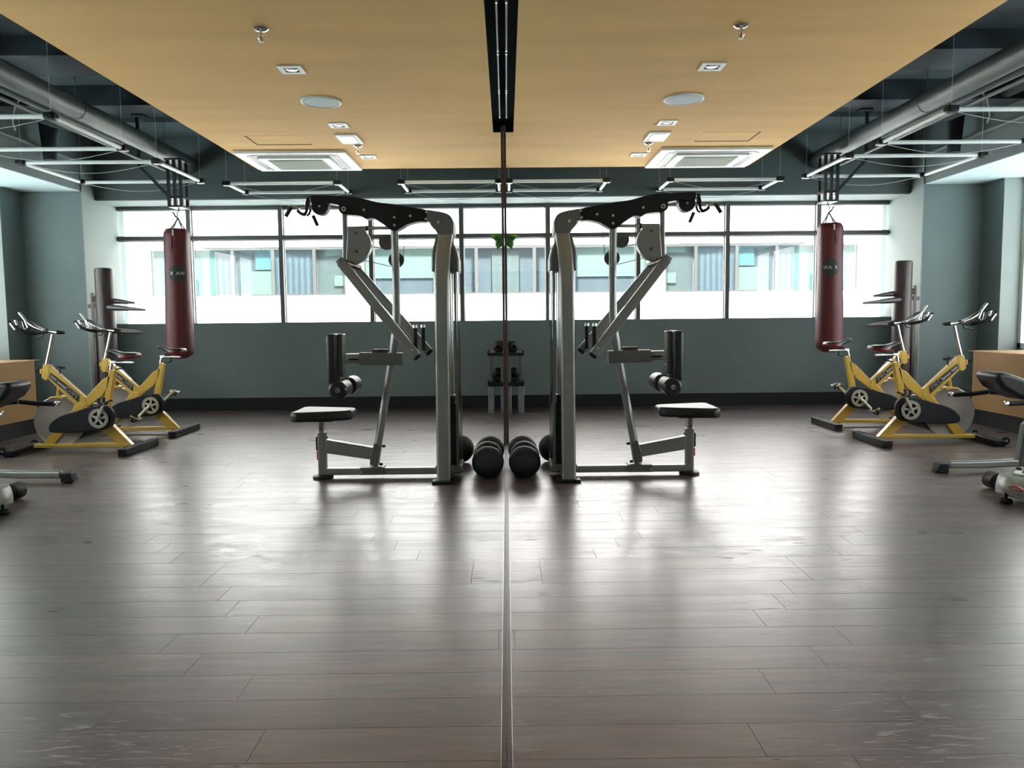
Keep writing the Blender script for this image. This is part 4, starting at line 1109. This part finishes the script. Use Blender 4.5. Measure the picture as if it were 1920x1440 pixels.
    # decal with lettering on the front beam
    YD = Yb - .0285
    ol = [(1742.5, 724), (1795, 681.5), (1798, 691), (1744.5, 738)]
    dc = MB().prism([P(*q, YD - .004) for q in ol], (0, .004, 0)).build('decal', 'decal', root)
    a, b = P(1743.5, 731, YD - .005), P(1796.5, 686.5, YD - .005); d = (b - a).normalized()
    up = Vector((-d.z, 0, d.x)); 
    def put(s, frac, size, m_, name):
        c = a.lerp(b, frac); R_ = Matrix((d, up, d.cross(up))).transposed().to_4x4()
        text_obj(name, s, size, m_, dc, Matrix.Translation(c) @ R_)
    put('PRO', .26, .075, 'decal_grey', 'lettering_large')
    put('Spinner', .585, .034, 'decal_white', 'lettering_small')
    put('MAD', .87, .030, 'decal_white', 'lettering_top')
    return root, hc
b1, hub = bike()
# second bike stands behind, its cranks turned
b2 = copy_tree(b1)
b2.location = b1.location + Vector((.03, 1.12, 0))
b2['label'] = 'yellow spin bike behind, next to the punching bag, crank pointing down right'
hl = hub - Vector(b1['_o'])
for c in kids(b2):
    if c.name.startswith('crank') and not c.name.startswith('crank_axle'):
        ang = math.radians(118 + 42) if c.location.y > 9 else math.radians(118 + 42 - 0)
        R_ = Matrix.Rotation(-math.radians(-162), 4, 'Y')
        T = Matrix.Translation(hl) @ R_ @ Matrix.Translation(-hl)
        c.matrix_basis = T @ c.matrix_basis

# ------------------------------------------------------------------ bench machine at the right edge
def bench():
    Y = 5.85; P = lambda x, y, Yy=Y: at(x, y, Yy)
    a = P(1765, 880)
    t = thing('exercise_bench', 'grey-framed exercise bench with black pad and chrome-ended grips, cut by the right edge', 'exercise machine', (P(1905, 890).x, Y, 0))
    t['_o'] = tuple(t.location)
    pts = [Vector((P(1778, 880).x, Y, .062)), Vector((P(1850, 882).x, Y, .062)), Vector((P(1890, 886).x, Y, .07)), Vector((P(1990, 900).x, Y, .07))]
    MB().bar(pts, .06, .062, (0, 1, 0), .02).build('base_tube', 'steel_paint', t)
    ol = [(1757, 886), (1763, 870), (1780, 870), (1780, 887)]
    q = [P(*k, Y - .045) for k in ol]
    for k in q: k.z = max(k.z, .002)
    MB().prism(q, (0, .09, 0)).build('foot_cap', 'rubber', t, bevel=.006)
    MB().bar([(P(1912, 885).x, Y, .05), P(1914, 860), P(1925, 800), P(1990, 742)], .07, .075, (0, 1, 0), .02).build('upright', 'steel_dark', t)
    MB().disc(P(1907, 878), .01, (0, -.04, 0), 10).build('bolt', 'black', t)
    bxr = P(1990, 900).x
    MB().box(bxr - .05, bxr + .05, Y - .3, Y + .3, 0, .07).build('rear_foot', 'rubber', t, bevel=.01)
    # pad
    ol = [(1868, 703), (1877, 699), (1890, 699), (1915, 707), (1990, 735), (1985, 756), (1930, 752), (1910, 745), (1882, 729), (1871, 714)]
    MB().prism([P(*q, Y - .14) for q in ol], (0, .28, 0)).build('pad', 'black_soft', t, bevel=.03, seg=4)
    # grips
    for (pp, Yy) in (([(1786, 740), (1822, 738.5), (1852, 734.5), (1885, 737), (1925, 745), (1975, 752)], Y + .2), ([(1890, 757), (1930, 755), (1980, 755)], Y - .2)):
        q = [P(*k, Yy) for k in pp]
        g = MB().tube(q, .0185, 16).build('grip_bar', 'rubber', t)
        d = (q[0] - q[1]).normalized()
        MB().lathe((0, 0, 0), [(.0, 0)] if False else [(.018, 0), (.0215, .004), (.0215, .02), (.012, .028)], 'X', 20)
        MB().tube([q[0] + d * .001, q[0] + d * .006, q[0] + d * .022, q[0] + d * .028], .022, 18, scale=[.85, 1, 1, .6]).build('end_cap', 'chrome', g)
        if len(pp) > 4:
            MB().ring(q[2], (q[2] - q[1]), .017, .022, .008, 20).build('collar', 'chrome', g)
    MB().bar([P(1925, 745, Y + .2), P(1940, 752, Y), P(1930, 755, Y - .2)], .04, .04).build('cross_bracket', 'steel_dark', t)
bench()

# ------------------------------------------------------------------ treadmill nose at the right edge
def tread():
    Y0 = 4.85; P = lambda x, y, Yy=Y0: at(x, y, Yy)
    t = thing('treadmill', 'grey-green treadmill end with red oval badge, cut by the right edge', 'exercise machine', (P(1990, 930).x, Y0, 0))
    t['_o'] = tuple(t.location)
    xl = P(1864, 940).x
    # shell: bulging front face seen from its corner, long axis running off to the right
    top = [P(1895, 893, 5.05), P(2180, 905, 4.55), P(2260, 905, 5.3), P(1960, 888, 5.6)]
    secs = []
    za, zb2 = .26, .075
    fr = [(1866, 4.98), (1885, 4.86), (1915, 4.76), (1960, 4.66), (2040, 4.56), (2150, 4.5)]
    m = MB(); rows = []
    for (lift, inset) in ((.06, .00), (.085, -.010), (.11, .0), (.135, .022), (.152, .05), (.157, .06)):
        row = []
        for i, (px_, y_) in enumerate(fr):
            x_ = P(px_, 930, y_).x
            row.append(m.bm.verts.new((x_ + inset * 1.0, y_ + inset, lift - (.015 if i == 0 and lift < .07 else 0))))
        row.append(m.bm.verts.new((P(2150, 930, 4.5).x + .05, 5.02, lift)))
        row.append(m.bm.verts.new((P(1882, 930, 5.09).x + inset, 5.09, lift)))
        rows.append(row)
    n = len(rows[0])
    for i in range(len(rows) - 1):
        for j in range(n): m.bm.faces.new((rows[i][j], rows[i][(j + 1) % n], rows[i + 1][(j + 1) % n], rows[i + 1][j]))
    m.bm.faces.new(rows[0]); m.bm.faces.new(rows[-1])
    sh = m.build('shell', 'cover_grey', t, ang=.9)
    # running belt lip on top
    xm = P(1910, 893, 5.0).x
    m = MB(); m.prism([Vector((P(1899, 900, 4.98).x, 4.98, .158)), Vector((P(1940, 900, 4.86).x, 4.86, .158)), Vector((P(2120, 900, 4.68).x, 4.68, .158)), Vector((P(2150, 930, 4.5).x, 4.99, .158)), Vector((P(1903, 900, 5.06).x, 5.06, .158))], (0, 0, .012))
    m.build('deck_edge', 'white', t, bevel=.003)
    m = MB(); m.prism([Vector((P(1912, 900, 4.99).x, 4.97, .168)), Vector((P(1945, 900, 4.90).x, 4.90, .168)), Vector((P(2120, 900, 4.72).x, 4.72, .168)), Vector((P(2140, 930, 4.5).x, 4.96, .168)), Vector((P(1915, 900, 5.04).x, 5.03, .168))], (0, 0, .006))
    m.build('belt', 'rubber', t)
    # bumper tube along the lower edge
    pts = [Vector((P(px_, 930, y_).x + .03, y_ - .002, .055)) for px_, y_ in fr]
    MB().tube(pts, .017, 14).build('bumper_tube', 'cover_grey', t)
    # levelling foot
    fx, fy = P(1882, 944, 4.88).x, 4.86
    m = MB(); m.tube([(fx, fy, .02), (fx, fy, .065)], .010, 12); m.lathe((fx, fy, 0), [(.036, 0), (.040, .01), (.034, .026), (.014, .03)], n=24); m.build('levelling_foot', 'rubber', t)
    wx = P(1864, 914, 5.25).x
    MB().lathe((wx, 5.2, .062), [(.03, 0), (.058, .006), (.058, .10), (.03, .106)], 'Y', 28).build('wheel', 'rubber', t)
    # red oval badge on the shell
    j = 2
    p0, p1 = P(1885, 930, 4.86), P(1915, 930, 4.76); p0.z = p1.z = 0; d = (p1 - p0).normalized(); up = Vector((0, 0, 1))
    nrm = Vector((d.y, -d.x, 0)).normalized(); c = p0.lerp(p1, .72) + Vector((0, 0, .108)) + nrm * .008
    m = MB(); pts = [c + nrm * .008 + d * .045 * math.cos(2 * PI * k / 28) + up * .016 * math.sin(2 * PI * k / 28) for k in range(28)]
    m.prism(pts, nrm * .006 * -3); m.build('badge', 'red', t)
    m = MB(); pts = [c + nrm * .0105 + d * .036 * math.cos(2 * PI * k / 28) + up * .008 * math.sin(2 * PI * k / 28) for k in range(28)]
    m.prism(pts, nrm * -.004); m.build('badge_centre', 'cover_grey', t)
    # hidden support on the far side
    MB().box(P(2150, 930, 4.5).x - .1, P(2150, 930, 4.5).x, 4.9, 4.98, 0, .09).build('rear_support', 'rubber', t)
tread()

# ------------------------------------------------------------------ light
w = bpy.data.worlds.new('world'); SC.world = w; w.use_nodes = True
bg = w.node_tree.nodes['Background']; bg.inputs[0].default_value = (.95, .975, 1.0, 1); bg.inputs[1].default_value = 7.0
def portal(name, loc, rot, sx, sy):
    l = bpy.data.lights.new(name, 'AREA'); l.shape = 'RECTANGLE'; l.size = sx; l.size_y = sy; l.cycles.is_portal = True
    o = bpy.data.objects.new(name, l); C.objects.link(o); o.location = loc; o.rotation_euler = rot; return o
portal('portal_back', (2.65, WIN + .1, 2.0), (-PI / 2, 0, 0), 5.6, 1.8)
portal('portal_side', (XR + .15, 4.7, 1.87), (0, PI / 2, 0), 2.2, 9.7)
sl = bpy.data.lights.new('sun', 'SUN'); sl.energy = 42.0; sl.angle = math.radians(12); sl.color = (1, .975, .94)
so = bpy.data.objects.new('sun', sl); C.objects.link(so)
so.rotation_euler = Vector((.25, .75, -.65)).to_track_quat('-Z', 'Y').to_euler()

SC.view_settings.view_transform = 'Standard'; SC.view_settings.look = 'None'; SC.view_settings.gamma = 1; SC.view_settings.use_curve_mapping = False
SC.view_settings.exposure = -0.15
SC.cycles.use_denoising = True
SC.cycles.max_bounces = 12; SC.cycles.diffuse_bounces = 6; SC.cycles.glossy_bounces = 6; SC.cycles.transparent_max_bounces = 16; SC.cycles.transmission_bounces = 6
SC.cycles.sample_clamp_indirect = 6.0
for o in bpy.data.objects:
    if '_o' in o.keys(): del o['_o']
